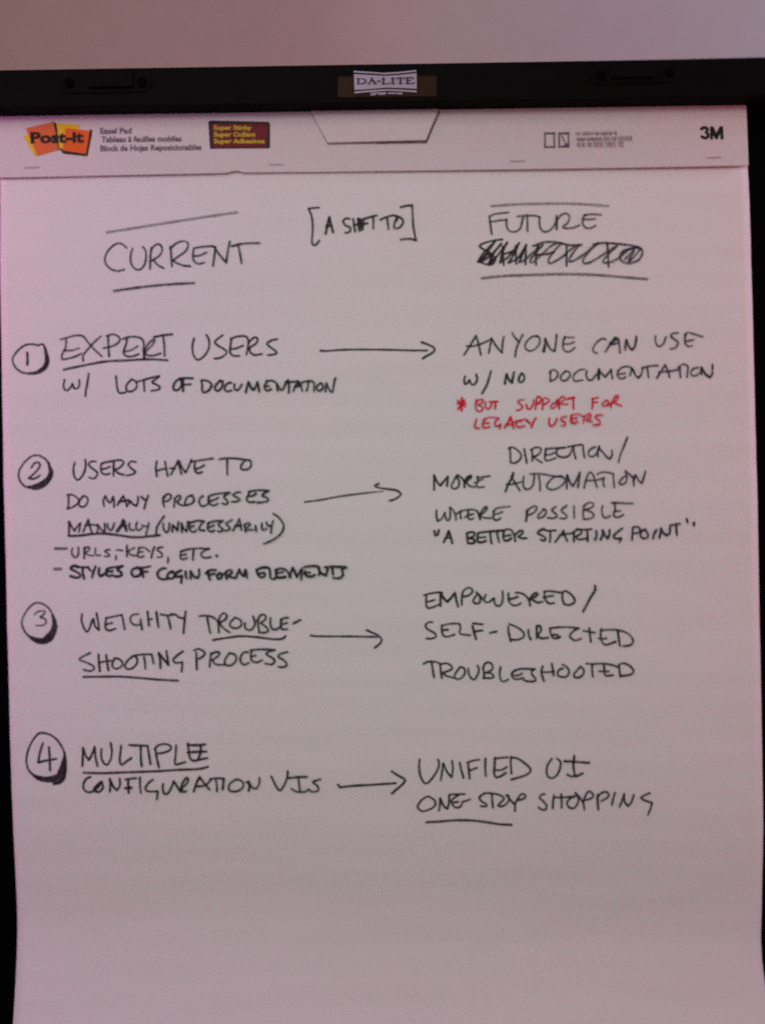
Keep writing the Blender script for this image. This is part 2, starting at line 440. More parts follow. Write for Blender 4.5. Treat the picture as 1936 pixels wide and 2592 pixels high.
(0.55,[(89.3,197.5,2.65,0),(106.7,198.9,2.65,0),(137.4,199.4,2.65,0),(162.9,199.3,2.65,0),(188.4,197.9,2.65,0),(208.8,195.8,2.65,0),(230.2,193.5,2.65,0)])]),
('numbered_circle', [
(0.85,[(-290.4,149,1.89,0),(-295.9,150.2,1.89,0),(-302,149.3,1.89,0),(-308.1,144.9,1.89,0),(-312,139.8,1.89,0),(-312.6,135.6,1.89,0),(-309.7,129.9,1.89,0),(-305.1,126.4,1.89,0),(-298.7,124.9,1.89,0)]),
(1,[(-290.8,148.8,1.89,0),(-286.7,150,1.89,0),(-284.9,146.9,2.46,0),(-283.7,141.3,3.4,0),(-283.2,135.3,3.97,0),(-285.2,130.2,4.72,0),(-289.2,127.1,4.35,0),(-293.9,125.4,3.02,0),(-299.5,125.2,1.89,0)]),
(1,[(-300,143,2.27,0),(-299.9,137.4,2.27,0),(-300.1,132.7,2.27,0)])]),
('handwritten_line', [
(0.75,[(-271,153.5,1.89,0),(-264.9,155.1,1.89,0),(-258,156.6,1.89,0),(-252,155.9,1.89,0),(-247.9,150.8,1.89,0),(-242.9,144.7,1.89,0),(-236.1,138.1,1.89,0)]),
(0.8,[(-266.3,153.8,1.89,0),(-266.8,147.8,1.89,0),(-268.6,143.6,1.89,0),(-270.4,140.2,1.89,0),(-270.1,136.7,1.89,0),(-265.3,137.1,1.89,0),(-259.3,138.6,1.89,0),(-253.7,141.1,1.89,0)]),
(0.7,[(-268.6,144,1.89,0),(-261.8,144.1,1.89,0),(-255.3,145.8,1.89,0)]),
(0.85,[(-236.6,155.5,1.89,0),(-242.7,150.3,1.89,0),(-248,144.8,1.89,0),(-252,139.8,1.89,0),(-252.4,134.8,1.89,0)]),
(1,[(-230.4,155.1,1.89,0),(-230.5,147,1.89,0),(-230.1,138.2,1.89,0)]),
(0.85,[(-231.9,155.6,1.89,0),(-227.1,156.8,1.89,0),(-222.9,155.8,1.89,0),(-220.4,152.8,1.89,0),(-222.2,149.4,1.89,0),(-228.2,146.5,1.89,0),(-234.7,145.4,1.89,0)]),
(0.85,[(-218.2,152.7,1.89,0),(-213.5,154.2,1.89,0),(-207.5,154.4,1.89,0),(-202.4,152.8,1.89,0),(-200.3,149.3,1.89,0),(-200.2,142.9,1.89,0),(-200.2,135.2,1.89,0)]),
(1,[(-214.4,153.5,1.89,0),(-215.3,148.4,1.89,0),(-217.6,142.4,1.89,0),(-216.8,139,1.89,0),(-213,137.6,1.89,0),(-208.7,138.1,1.89,0),(-204.8,139.6,1.89,0)]),
(0.75,[(-217.2,142,1.89,0),(-211.2,143.1,1.89,0),(-205.5,146.4,1.89,0)]),
(1,[(-200.2,143.7,2.65,0),(-200.2,135.6,2.65,0)]),
(0.8,[(-200,142,1.89,0),(-196.5,147.9,1.89,0),(-192.1,151.7,1.89,0),(-190.8,151.2,1.89,0),(-193,147,1.89,0),(-197.9,142.4,1.89,0),(-199.2,140.7,1.89,0),(-197.5,138.5,1.89,0),(-192.4,138,1.89,0),(-185.9,139.8,1.89,0)]),
(1,[(-191.6,153.8,1.89,0),(-183.4,155.2,1.89,0),(-175.7,155.8,1.89,0)]),
(1,[(-183.5,153.7,1.89,0),(-182.8,145.9,1.89,0),(-182.8,137.5,1.89,0)])]),
('underline', [
(0.85,[(-269,127.7,2.27,0),(-256.9,130,2.27,0),(-244,132.3,2.27,0),(-231.1,134,2.27,0),(-213.9,134.4,2.27,0),(-196.8,134.9,2.27,0),(-180.5,133.7,2.27,0)])]),
('handwritten_line', [
(0.9,[(-268.5,119.1,1.89,0),(-269.5,114.4,1.89,0),(-268.5,110.5,1.89,0),(-266,110.1,1.89,0),(-262.9,113.4,1.89,0),(-262,115.5,1.89,1),(-260.8,112.1,1.89,0),(-258.2,111.2,1.89,0),(-256,114.1,1.89,0),(-256.1,118.8,1.89,0)]),
(1,[(-247.8,123.8,1.89,0),(-249.1,115.7,1.89,0),(-250.5,109.7,1.89,0),(-251.1,104.7,1.89,0)]),
(1,[(-224.5,121.1,1.89,0),(-224.2,115.1,1.89,0),(-223.1,108.2,1.89,0),(-220.6,106.6,1.89,0),(-216.7,107.2,1.89,0)]),
(1,[(-211.7,117.8,1.89,0),(-215.2,114,1.89,0),(-216.2,110.2,1.89,0),(-214.1,107.8,1.89,0),(-210.2,108.4,1.89,0),(-207.2,111.3,1.89,0),(-207.1,114.7,1.89,0),(-209.2,117.3,1.89,0),(-211.7,118.3,1.89,0)]),
(1,[(-206.6,116,1.89,0),(-197.1,118.4,1.89,0),(-187.6,120.5,1.89,0)]),
(1,[(-201,116.7,1.89,0),(-200.7,112.9,1.89,0),(-200.6,107.9,1.89,0)]),
(1,[(-187.6,120.3,1.89,0),(-191.1,117.4,1.89,0),(-193.8,115.3,1.89,0),(-191.2,113.5,1.89,0),(-187.4,111.3,1.89,0),(-187.9,109.3,1.89,0),(-190.9,108.3,1.89,0),(-194.8,108,1.89,0)]),
(1,[(-169.1,117.5,2.08,0),(-173,116.1,2.08,0),(-175.6,112.3,2.08,0),(-175.7,108.9,2.08,0),(-173.2,107.8,2.08,0),(-170.1,109.6,2.08,0),(-168.8,113,2.08,0),(-169.1,116.9,2.08,0)]),
(1,[(-167.4,116.4,2.27,0),(-167.5,112.1,2.27,0),(-167.6,107.1,2.27,0)]),
(1,[(-170.8,117.8,2.08,0),(-165.2,118.1,2.08,0),(-159.2,117.8,2.08,0)]),
(1,[(-167.5,112.5,1.89,0),(-161,112.8,1.89,0)]),
(1,[(-151.6,115.2,2.08,0),(-151.2,110.9,2.08,0),(-151.3,106.6,2.08,0),(-149.2,105.5,2.08,0),(-145.7,107.3,2.08,0),(-143.2,110.7,2.08,0),(-143.9,113.3,2.08,0),(-147.3,115.5,2.08,0),(-152,116,2.08,0)]),
(1,[(-133.5,114.8,2.08,0),(-137,114,2.08,0),(-140.1,110.6,2.08,0),(-140.1,107.6,2.08,0),(-138,106.5,2.08,0),(-135,108.8,2.08,0),(-133.6,112.2,2.08,0),(-134.4,114.8,2.08,0),(-136.5,115.3,2.08,0)]),
(1,[(-126.3,113.3,1.89,0),(-129.3,113,1.89,0),(-131.9,110,1.89,0),(-132,107,1.89,0),(-129.5,105.9,1.89,0),(-126,106.9,1.89,0)]),
(1,[(-123.7,112,1.89,0),(-123.8,108.5,1.89,0),(-122.1,106.6,1.89,0),(-120,107.6,1.89,0),(-117.3,111.8,1.89,0)]),
(1,[(-114.2,104.5,2.27,0),(-113.1,109.2,2.27,0),(-111.7,113.4,2.27,1),(-109.2,108.2,2.27,0),(-107.1,106.9,2.27,0),(-104,113.2,2.27,1),(-103.2,108.9,2.27,0),(-102.7,105.3,2.27,0)]),
(1,[(-95.8,113.1,1.89,0),(-98,110.5,1.89,0),(-98.1,107.5,1.89,0),(-96,105.8,1.89,0),(-92.5,107,1.89,0)]),
(1,[(-97.2,109.2,1.89,0),(-94.2,110,1.89,0)]),
(1,[(-96.7,114.1,1.89,0),(-91.5,114.2,1.89,0),(-88.1,112,1.89,0),(-87.4,107.7,1.89,0),(-87,105.6,1.89,0)]),
(1,[(-87.3,111.1,2.08,0),(-84.8,106.8,2.08,0),(-82.7,106.3,2.08,0),(-80.4,111,2.08,0),(-77.8,114.4,2.08,0)]),
(1,[(-80.4,112.7,1.89,0),(-72.7,113,1.89,0),(-69.2,113.3,1.89,0)]),
(1,[(-77.8,113.5,1.89,0),(-77.2,109.2,1.89,0),(-77.6,103.6,1.89,0)]),
(1,[(-73.7,105,1.89,0),(-71.4,109.9,1.89,0),(-68.8,112.9,1.89,1),(-67.2,109,1.89,0),(-66,105.1,1.89,0)]),
(1,[(-71.9,108.6,1.89,0),(-66.7,109.8,1.89,0)]),
(1,[(-68.9,110.7,1.89,0),(-64.1,112.8,1.89,0),(-58.1,113.1,1.89,0),(-56,111.7,1.89,0),(-55.8,107.9,1.89,0),(-56.1,104.4,1.89,0)]),
(1,[(-60.7,111.4,1.89,0),(-61.6,107.1,1.89,0),(-62.4,104.7,1.89,0)]),
(1,[(-50.4,111.2,1.89,0),(-53.5,108.7,1.89,0),(-53.5,105.7,1.89,0),(-51,104.7,1.89,0),(-48.3,107.3,1.89,0),(-48.7,110.3,1.89,0),(-50.8,111.2,1.89,0)]),
(1,[(-46.3,104,1.89,0),(-45.7,108.5,1.89,0),(-45.3,111,1.89,1),(-43.2,105.9,1.89,0),(-40.7,103.2,1.89,0),(-39.3,108.3,1.89,0),(-38.3,113.5,1.89,0),(-37.3,115.2,1.89,0)])]),
('handwritten_line', [
(1,[(-157.3,151.8,1.89,0),(-158.8,145.4,1.89,0),(-158.3,138.5,1.89,0),(-155.8,134.1,1.89,0),(-152.9,133.7,1.89,0),(-148.5,137,1.89,0),(-145.1,142.5,1.89,0),(-144.4,147.6,1.89,0),(-145.1,151.9,1.89,0),(-146.8,154.5,1.89,0)]),
(1,[(-132.8,154,1.89,0),(-136.1,151.7,1.89,0),(-139.6,148.4,1.89,0),(-137.1,145.3,1.89,0),(-132.1,142.2,1.89,0),(-129.7,139.1,1.89,0),(-133.1,135.8,1.89,0),(-137.4,134.3,1.89,0),(-140.1,134.2,1.89,0)]),
(1,[(-125.4,151.5,1.89,0),(-126.1,146.3,1.89,0),(-127,140.4,1.89,0),(-125.3,136.9,1.89,0),(-121.9,136,1.89,0),(-118.9,136.1,1.89,0)]),
(1,[(-126.3,150.2,1.89,0),(-121.5,152.4,1.89,0),(-115.5,153,1.89,0),(-112.1,151.6,1.89,0),(-110.9,147.7,1.89,0),(-111.9,141.7,1.89,0),(-112.9,136.8,1.89,0)]),
(1,[(-126.5,142.1,1.89,0),(-121.8,142.4,1.89,0),(-115.7,144.8,1.89,0)]),
(1,[(-110.9,146.9,1.89,0),(-107.9,150.2,1.89,0),(-104.8,151.7,1.89,0),(-103.1,150.1,1.89,0),(-104.5,146.3,1.89,0),(-109.7,143,1.89,0),(-109.8,139.5,1.89,0),(-106.5,136.6,1.89,0),(-99.6,137.2,1.89,0)]),
(1,[(-86.4,149.6,1.89,0),(-91.2,148.6,1.89,0),(-95.1,146.1,1.89,0),(-92.6,143,1.89,0),(-88.4,139.9,1.89,0),(-87.1,137.7,1.89,0),(-90.2,136.5,1.89,0),(-94.4,136.2,1.89,0)])]),
('arrow', [
(1,[(-49.6,139,2.27,0),(-44.1,138.6,1.89,0),(-31.2,139.2,1.89,0),(-14,139.1,1.89,0),(11.7,138.2,1.89,0),(28.8,137.3,1.89,0),(41.3,137,1.89,0)]),
(1,[(36.7,144.2,2.08,0),(41.8,142.1,2.08,0),(46.1,140,2.08,0),(47.7,137.7,2.08,0),(45.5,134.9,2.08,0),(39.9,131.9,2.08,0),(37.3,130.2,2.08,0)])]),
('handwritten_line', [
(0.9,[(72.6,132.4,1.89,0),(77.8,140.3,1.89,0),(83.2,148.7,1.89,1),(85,141.6,1.89,0),(86.9,132.1,1.89,0)]),
(0.8,[(75,140,1.89,0),(79.6,139.7,1.89,0),(86.1,141.2,1.89,0),(91.9,143.5,1.89,0),(96.2,145.6,1.89,0)]),
(0.9,[(96.2,145.9,1.89,0),(95,139.9,1.89,0),(93.6,133.5,1.89,0)]),
(0.9,[(96.2,146.3,1.89,0),(98.9,141.2,1.89,0),(102.4,136.2,1.89,0),(104.9,133.6,1.89,1),(105.4,140.4,1.89,0),(106.6,147.1,1.89,0)]),
(0.8,[(114,150.5,1.89,0),(115.9,146.6,1.89,0),(119.4,142.6,1.89,0)]),
(0.8,[(122.9,148.6,1.89,0),(119.7,142.6,1.89,0),(117.1,136.5,1.89,0),(116,130.1,1.89,0)]),
(0.8,[(135.5,146.8,1.89,0),(131.3,146.9,1.89,0),(126.9,143.5,1.89,0),(124.7,139.6,1.89,0),(125.3,136.4,1.89,0),(128.8,134.5,1.89,0),(133.2,136.2,1.89,0),(136.8,140.4,1.89,0),(137.3,144.3,1.89,0),(135.5,147.2,1.89,0),(133.8,146.9,1.89,0)]),
(0.9,[(140.2,133.5,2.08,0),(141.4,138.8,2.08,0),(141.9,144.6,2.08,1),(144,139.5,2.08,0),(146.7,135.1,2.08,0),(149.6,134,2.08,1),(150.8,140.1,2.08,0),(151.7,147.9,2.08,0)]),
(0.9,[(140.4,134.2,3.02,0),(141.4,138.1,3.02,0)]),
(0.85,[(158.8,146,1.89,0),(157.2,142.1,1.89,0),(156.8,137.8,1.89,0),(158.1,134.2,1.89,0),(161,133,1.89,0),(163.9,134,1.89,0),(166.8,136.5,1.89,0)]),
(0.7,[(158.4,145.6,1.89,0),(166.2,145.1,1.89,0)]),
(0.7,[(157.5,139.9,1.89,0),(162.6,139.8,1.89,0),(166.5,141.5,1.89,0)]),
(0.75,[(193.4,142.7,1.89,0),(190.6,143.8,1.89,0),(186.2,141,1.89,0),(182.9,136.5,1.89,0),(182.4,132.9,1.89,0),(185.6,131.4,1.89,0)]),
(0.85,[(192.8,132.3,1.89,0),(196.9,138.3,1.89,0),(201.3,144.3,1.89,1),(204.1,143.1,1.89,0),(204.7,138.1,1.89,0),(205.3,131,1.89,0)]),
(0.85,[(197.6,138.3,1.89,0),(201.2,138.9,1.89,0),(204.1,140.6,1.89,0)]),
(0.9,[(197.2,139.4,2.46,0),(202.3,142.8,2.46,0)]),
(0.9,[(209.6,133.7,2.27,0),(210.1,138,2.27,0),(210.9,141.9,2.27,1),(213.3,135.8,2.27,0),(215.7,133.6,2.27,1),(218.3,137.1,2.27,0),(219.5,144.6,2.27,0)]),
(0.8,[(235.8,144.9,1.89,0),(235.5,141,1.89,0),(236.9,137,1.89,0),(239.7,135.9,1.89,0),(242.6,138.7,1.89,0),(244.5,143.3,1.89,0)]),
(0.85,[(255,147.1,1.89,0),(250.7,146.7,1.89,0),(248.8,144.6,1.89,0),(252,141.7,1.89,0),(254.8,139.1,1.89,0),(253.6,135.6,1.89,0),(251.1,133.9,1.89,0),(248.2,133.7,1.89,0)]),
(0.8,[(261.8,146.1,1.89,0),(260.6,141.9,1.89,0),(261.2,137.6,1.89,0),(264,135.3,1.89,0),(266.9,135.9,1.89,0)]),
(0.7,[(260.7,145.4,1.89,0),(263.6,147.2,1.89,0),(269.2,145.6,1.89,0),(276,143.3,1.89,0)]),
(0.75,[(261.6,140,1.89,0),(264.8,140.3,1.89,0),(268.4,141,1.89,0)])]),
('handwritten_line', [
(0.9,[(73,114.3,2.08,0),(72.2,110.7,2.08,0),(72.8,107.5,2.08,0),(75,108.5,2.08,0),(76.7,111,2.08,1),(78.2,107.4,2.08,0),(80.7,107,2.08,0),(82.6,109.4,2.08,0),(83.3,112.3,2.08,0),(82.5,115.5,2.08,0)]),
(0.95,[(95.2,118.1,2.08,0),(93.3,112.1,2.08,0),(91.4,106.4,2.08,0),(88.8,102.1,2.08,0),(87.1,99,2.08,0)]),
(1,[(106.8,107.1,2.27,0),(107.6,111.7,2.27,0),(108.4,115.3,2.27,1),(110.4,110.2,2.27,0),(112.8,107.7,2.27,1),(113.7,112.3,2.27,0),(114.7,116.7,2.27,0)]),
(0.9,[(121.2,115.7,2.08,0),(119,112.2,2.08,0),(118.6,109,2.08,0),(120.7,107.9,2.08,0),(122.9,109.9,2.08,0),(123.3,113.5,2.08,0),(121.6,115.7,2.08,0)]),
(0.9,[(145.6,116.6,1.89,0),(145.5,112.3,1.89,0),(145.4,108.2,1.89,0)]),
(0.85,[(144.9,116.2,1.89,0),(147.8,118,1.89,0),(150.9,116.8,1.89,0),(152,114.3,1.89,0),(150.1,110.4,1.89,0),(145.8,108.4,1.89,0)]),
(0.85,[(158.5,116.6,1.89,0),(155.2,113.5,1.89,0),(154,110.7,1.89,0),(156.1,108.5,1.89,0),(159,108.8,1.89,0),(161.9,111.9,1.89,0),(162.3,114.8,1.89,0),(160.2,116.6,1.89,0),(157.7,116.3,1.89,0)]),
(0.8,[(174.6,117.7,1.89,0),(170.6,117.4,1.89,0),(166.3,114,1.89,0),(164.7,110.4,1.89,0),(166.8,107.9,1.89,0),(172.9,108.8,1.89,0)]),
(0.85,[(176.7,116.6,1.89,0),(176.1,112.3,1.89,0),(178,108.7,1.89,0),(180.5,108.6,1.89,0),(184.1,112.1,1.89,0),(187.1,116.4,1.89,0)]),
(1,[(187.1,117.4,2.65,0),(187,113.5,2.65,0),(186.6,109.2,2.65,0)]),
(0.9,[(187.4,116.3,1.89,0),(189.9,113.4,1.89,0),(192.3,110.9,1.89,1),(194.9,114,1.89,0),(197.5,117.2,1.89,1),(197.7,113.3,1.89,0),(198.5,109.3,1.89,0)]),
(0.85,[(203.5,116,1.89,0),(202.7,112.4,1.89,0),(204.1,109.9,1.89,0),(206.9,109.1,1.89,0),(209.5,110.5,1.89,0)]),
(0.8,[(202.8,115.3,1.89,0),(205.7,118.1,1.89,0),(210,119.4,1.89,0),(214.3,118.6,1.89,0),(216.7,115.7,1.89,0)]),
(0.8,[(204.2,113.1,1.89,0),(209.2,113.7,1.89,0)]),
(0.9,[(215,117.2,1.89,0),(213.3,111.6,1.89,0)]),
(0.9,[(215.7,116.8,1.89,0),(218.4,111.4,1.89,0),(220.5,109.5,1.89,1),(223.1,112.7,1.89,0),(224.7,118.4,1.89,0)]),
(0.8,[(223.6,117.7,1.89,0),(229.3,119.3,1.89,0),(237.2,119.7,1.89,0)]),
(0.9,[(228.2,118.3,1.89,0),(229.1,109.7,1.89,0)]),
(0.9,[(236.2,108.8,1.89,0),(239.2,113.7,1.89,0),(243.6,120.1,1.89,1),(245.7,115,1.89,0),(247,109.6,1.89,0)]),
(0.8,[(237.8,114.1,1.89,0),(242.8,114.4,1.89,0),(249.2,114.9,1.89,0),(255,115.9,1.89,0)]),
(0.85,[(254.7,117.7,1.89,0),(257.9,120.1,1.89,0),(261.5,119.7,1.89,0),(262.9,117.5,1.89,0),(262.4,113.2,1.89,0),(262,109.3,1.89,0)]),
(0.9,[(256.1,117.7,1.89,0),(256,112.6,1.89,0),(256.3,109.1,1.89,0)]),
(0.8,[(271.5,117.3,1.89,0),(267.1,116,1.89,0),(265.3,113.2,1.89,0),(266.3,110.6,1.89,0),(269.9,110.5,1.89,0),(273.5,113,1.89,0)]),
(1,[(274.2,111.5,2.08,0),(274.3,117.2,2.08,1),(277.1,112.2,2.08,0),(281.3,108.5,2.08,1),(283.5,112,2.08,0),(283.7,119.2,2.08,0)])]),
('red_note', [
(1,[(69.9,95.9,2.27,0),(69.3,90.8,2.27,0),(69.4,85.2,2.27,0)]),
(1,[(66.3,93.4,2.27,0),(69.3,90.8,2.27,0),(72.5,88.5,2.27,0)]),
(1,[(66.3,86.2,2.08,0),(69.3,90.8,2.08,0),(71.9,93.8,2.08,0)]),
(1,[(65.7,90.9,1.89,0),(72.9,91.2,1.89,0)]),
(0.85,[(82.1,94.1,1.89,0),(81.3,89.5,1.89,0),(81.9,85.4,1.89,0),(84.5,83.8,1.89,0),(87.1,85.3,1.89,0),(87.1,87.8,1.89,0),(83.1,89.4,1.89,0)]),
(0.85,[(81.6,91.5,1.89,0),(84.7,93.7,1.89,0),(87.2,93.9,1.89,0),(87.7,91.9,1.89,0),(83.6,89.6,1.89,0)]),
(0.85,[(89.8,91.8,1.89,0),(89.7,87.8,1.89,0),(91.7,85.7,1.89,0),(93.7,87.2,1.89,0),(95.4,91.2,1.89,0)]),
(0.85,[(93.3,91.8,1.89,0),(100.5,92.1,1.89,0)]),
(1,[(98.4,91.6,1.89,0),(97.8,86,1.89,0)]),
(0.85,[(122.5,93.1,1.89,0),(118.9,92.7,1.89,0),(117.3,91.2,1.89,0),(120.3,88.6,1.89,0),(121.3,87,1.89,0),(119.2,84.5,1.89,0),(116.1,84.1,1.89,0)]),
(1,[(124.6,89,1.89,0),(125.4,85.4,1.89,0),(127.9,85.4,1.89,0),(130.6,89.4,1.89,0),(131.1,92.4,1.89,0)]),
(1,[(132,84.8,1.89,0),(133.1,90.3,1.89,0),(133.7,94.9,1.89,0),(135.8,95.4,1.89,0),(137.3,93.3,1.89,0),(136.2,90.3,1.89,0),(133.6,89.3,1.89,0)]),
(0.85,[(138.1,84.6,1.89,0),(138.7,90.2,1.89,0),(139.3,93.8,1.89,0),(142.9,93.7,1.89,0),(143.9,91.1,1.89,0),(139.7,88.7,1.89,0)]),
(0.8,[(146.9,89,1.89,0),(145.3,86.5,1.89,0),(146.8,85.1,1.89,0),(149.4,86.9,1.89,0),(150,89.5,1.89,0),(147.4,89.5,1.89,0)]),
(1,[(152.4,84.8,2.27,0),(152,89.9,2.27,0),(151,92,2.27,0)]),
(0.8,[(151,90.5,1.89,0),(155.2,95,1.89,0),(157.2,93.9,1.89,0),(155.1,90.4,1.89,0),(153,89.4,1.89,0),(157.1,88.3,1.89,0),(159.7,88.7,1.89,0)]),
(1,[(150.5,91,3.02,0),(152.3,88.4,3.02,0)]),
(0.85,[(158.7,92.8,1.89,0),(165.9,94.2,1.89,0)]),
(1,[(164.4,93.7,1.89,0),(164.7,84.5,1.89,0)]),
(1,[(181.2,92.8,1.89,0),(181.1,88.7,1.89,0),(180.5,84.4,1.89,0)]),
(0.75,[(180.7,92.3,1.89,0),(185.8,93.7,1.89,0)]),
(0.75,[(181.1,89.3,1.89,0),(185.2,89.7,1.89,0)]),
(0.8,[(191.9,90.5,1.89,0),(189.3,88.1,1.89,0),(190.2,86,1.89,0),(193.8,87.4,1.89,0),(194.4,90,1.89,0),(191.9,91.1,1.89,0)]),
(1,[(196.3,84.8,1.89,0),(197.5,89.9,1.89,0)]),
(0.85,[(193.8,86.9,2.08,0),(200,89.8,2.08,0),(203.2,93.9,2.08,0),(201.7,94.9,2.08,0),(199.1,91.9,2.08,0),(200,88.8,2.08,0),(205.6,85.8,2.08,0)]),
(1,[(81.8,77.7,1.89,0),(80.7,74.2,1.89,0),(80.1,70.6,1.89,0),(84.1,69.5,1.89,0)]),
(0.85,[(89.4,77.5,1.89,0),(87.3,74,1.89,0),(86.7,71,1.89,0),(89.3,69.9,1.89,0),(92.9,70.8,1.89,0)]),
(0.7,[(87.4,77.1,1.89,0),(93.5,78.8,1.89,0),(100.7,78,1.89,0)]),
(0.8,[(87.8,73.5,1.89,0),(92.4,74.1,1.89,0)]),
(0.9,[(100.7,77.6,1.89,0),(97.5,74.8,1.89,0),(97.5,71.7,1.89,0),(100,71.2,1.89,0),(102.1,72.7,1.89,1),(101.5,69.1,1.89,0)]),
(1,[(105.6,70,2.27,0),(108.8,74.6,2.27,0),(110.9,78.6,2.27,1),(112.3,73.5,2.27,0),(113.2,69.3,2.27,0)]),
(1,[(107.2,72,1.89,0),(112.3,72.4,1.89,0)]),
(0.8,[(120,75.3,1.89,0),(115.9,74.4,1.89,0),(115.3,71.9,1.89,0),(117.9,69.8,1.89,0),(123,71.2,1.89,0)]),
(0.75,[(113.9,74.4,1.89,0),(122.1,76.3,1.89,0)]),
(1,[(123.6,76.3,1.89,0),(127.1,73.1,1.89,0)]),
(1,[(132.3,77.6,1.89,0),(129.7,73.1,1.89,0),(128.3,69.5,1.89,0)]),
(1,[(143.8,76.8,1.89,0),(143.3,72.8,1.89,0),(145.4,70.1,1.89,0),(148.6,72.6,1.89,0),(150.2,76.5,1.89,0)]),
(0.8,[(158.4,78,1.89,0),(154.3,77.1,1.89,0),(153.7,75.1,1.89,0),(157.3,72.9,1.89,0),(156.7,70.4,1.89,0),(154.1,70.3,1.89,0)]),
(0.85,[(163,78.9,2.27,0),(161.9,74.9,2.27,0),(163.9,72.3,2.27,0),(167.5,73.2,2.27,0)]),
(0.75,[(162,78.5,1.89,0),(166.1,79.9,1.89,0),(171.2,78.8,1.89,0),(173.2,76.2,1.89,0),(172.6,72.6,1.89,0)]),
(0.8,[(162.9,75.9,2.27,0),(167,76.5,2.27,0)]),
(0.85,[(173.2,77.2,2.27,0),(178.3,79.9,2.27,0),(178.8,77.1,2.27,0),(175.2,74.6,2.27,0),(179.7,73.5,2.27,0)]),
(0.85,[(189,78.7,1.89,0),(183.9,78.5,1.89,0),(182.9,77,1.89,0),(186.4,73.8,1.89,0),(186.3,70.8,1.89,0),(181.2,70.1,1.89,0)])]),
('numbered_circle', [
(0.8,[(-283.3,47.4,1.89,0),(-286.8,51.8,1.89,0),(-291.7,54.8,1.89,0),(-296.7,55,1.89,0),(-301.8,52.1,1.89,0),(-306.9,46.5,1.89,0),(-309.6,40.9,1.89,0),(-309,34.4,1.89,0),(-305.2,29.3,1.89,0),(-300.9,27.7,2.46,0)]),
(1,[(-284.7,49.6,1.89,0),(-283,44.6,2.83,0),(-282,40.3,4.16,0),(-283.4,36,5.29,0),(-287.1,31.9,6.24,0),(-292.3,28.9,5.67,0),(-297.3,27.9,4.72,0),(-301.6,28.5,2.27,0)]),
(0.85,[(-298.7,44.6,1.89,0),(-296.5,48.1,1.89,0),(-293.3,49.1,1.89,0),(-291.2,47.3,1.89,0),(-293.4,42.7,1.89,0),(-297.8,38.5,1.89,0),(-301.1,35.7,1.89,1),(-296.5,35.2,1.89,0),(-291.4,38,1.89,0)])]),
('handwritten_line', [
(1,[(-261.5,48.4,1.89,0),(-262.7,43.4,1.89,0),(-262.4,37.7,1.89,0),(-260.7,34.1,1.89,0),(-258.6,33.3,1.89,0),(-255.7,36.1,1.89,0),(-253.1,41,1.89,0),(-252.2,46,1.89,0),(-252.5,50.7,1.89,0)]),
(0.9,[(-243.6,48.7,1.89,0),(-247.5,48.8,1.89,0),(-249.7,46.3,1.89,0),(-246.9,43,1.89,0),(-243.1,40.1,1.89,0),(-242.4,37.2,1.89,0),(-245.7,34.1,1.89,0),(-249.3,35.2,1.89,0)]),
(1,[(-238.6,47.1,1.89,0),(-239.4,42.9,1.89,0),(-238.5,38.9,1.89,0),(-235.6,37.4,1.89,0),(-232,38.1,1.89,0)]),
(1,[(-239,46.1,1.89,1),(-236.8,47.5,1.89,0),(-229.7,48.7,1.89,0),(-223.2,49.5,1.89,0),(-220,48.1,1.89,0),(-220.4,45.7,1.89,0),(-223.4,42.9,1.89,0),(-227.3,41.2,1.89,0)]),
(1,[(-238.4,42.1,1.89,0),(-234.8,42.6,1.89,0),(-231.5,44.1,1.89,0)]),
(1,[(-228.2,48.3,1.89,0),(-228.4,42.6,1.89,0),(-228.7,36.2,1.89,0)]),
(0.9,[(-227,40.8,1.89,0),(-224.2,38.2,1.89,0),(-219.6,36.7,1.89,0)]),
(0.9,[(-209.3,47.5,1.89,0),(-213.2,48,1.89,0),(-215.8,45.5,1.89,0),(-213.4,42.3,1.89,0),(-210.2,39.7,1.89,0),(-210.6,37.9,1.89,0),(-214.2,36.6,1.89,0),(-217.4,36.3,1.89,0)]),
(1,[(-191.4,47.9,1.89,0),(-192.3,41.8,1.89,0),(-191.6,35,1.89,0)]),
(1,[(-184.4,47.3,1.89,0),(-183.4,40.9,1.89,0),(-182.3,34.8,1.89,0)]),
(1,[(-192,39.3,1.89,0),(-188,40.6,1.89,0),(-183.7,41.2,1.89,0)]),
(1,[(-179.5,36.1,1.89,0),(-176.2,42.1,1.89,0),(-173.2,47.8,1.89,1),(-172.2,42.8,1.89,0),(-170.6,36.3,1.89,0)]),
(1,[(-180,41.4,1.89,0),(-176.2,41.3,1.89,0)]),
(1,[(-172.1,47.4,1.89,0),(-170.1,42,1.89,0),(-167,37.6,1.89,1),(-164.4,42.6,1.89,0),(-161.7,48.6,1.89,0)]),
(1,[(-158.6,46,1.89,0),(-159.4,42.5,1.89,0),(-158.8,38.5,1.89,0),(-155.9,36.7,1.89,0),(-152.7,38,1.89,0)]),
(0.9,[(-162.2,46.5,1.89,0),(-155,47.7,1.89,0),(-143.5,49.1,1.89,0)]),
(1,[(-158.7,40.3,1.89,0),(-155.1,41.3,1.89,0),(-151.1,43.4,1.89,0)]),
(1,[(-138.2,48.3,1.89,0),(-132.1,49,1.89,0),(-124.9,48.7,1.89,0),(-116.4,47.4,1.89,0),(-112.1,46.8,1.89,0)]),
(1,[(-131.4,48.3,1.89,0),(-131.5,41.8,1.89,0),(-131.5,34.8,1.89,0)]),
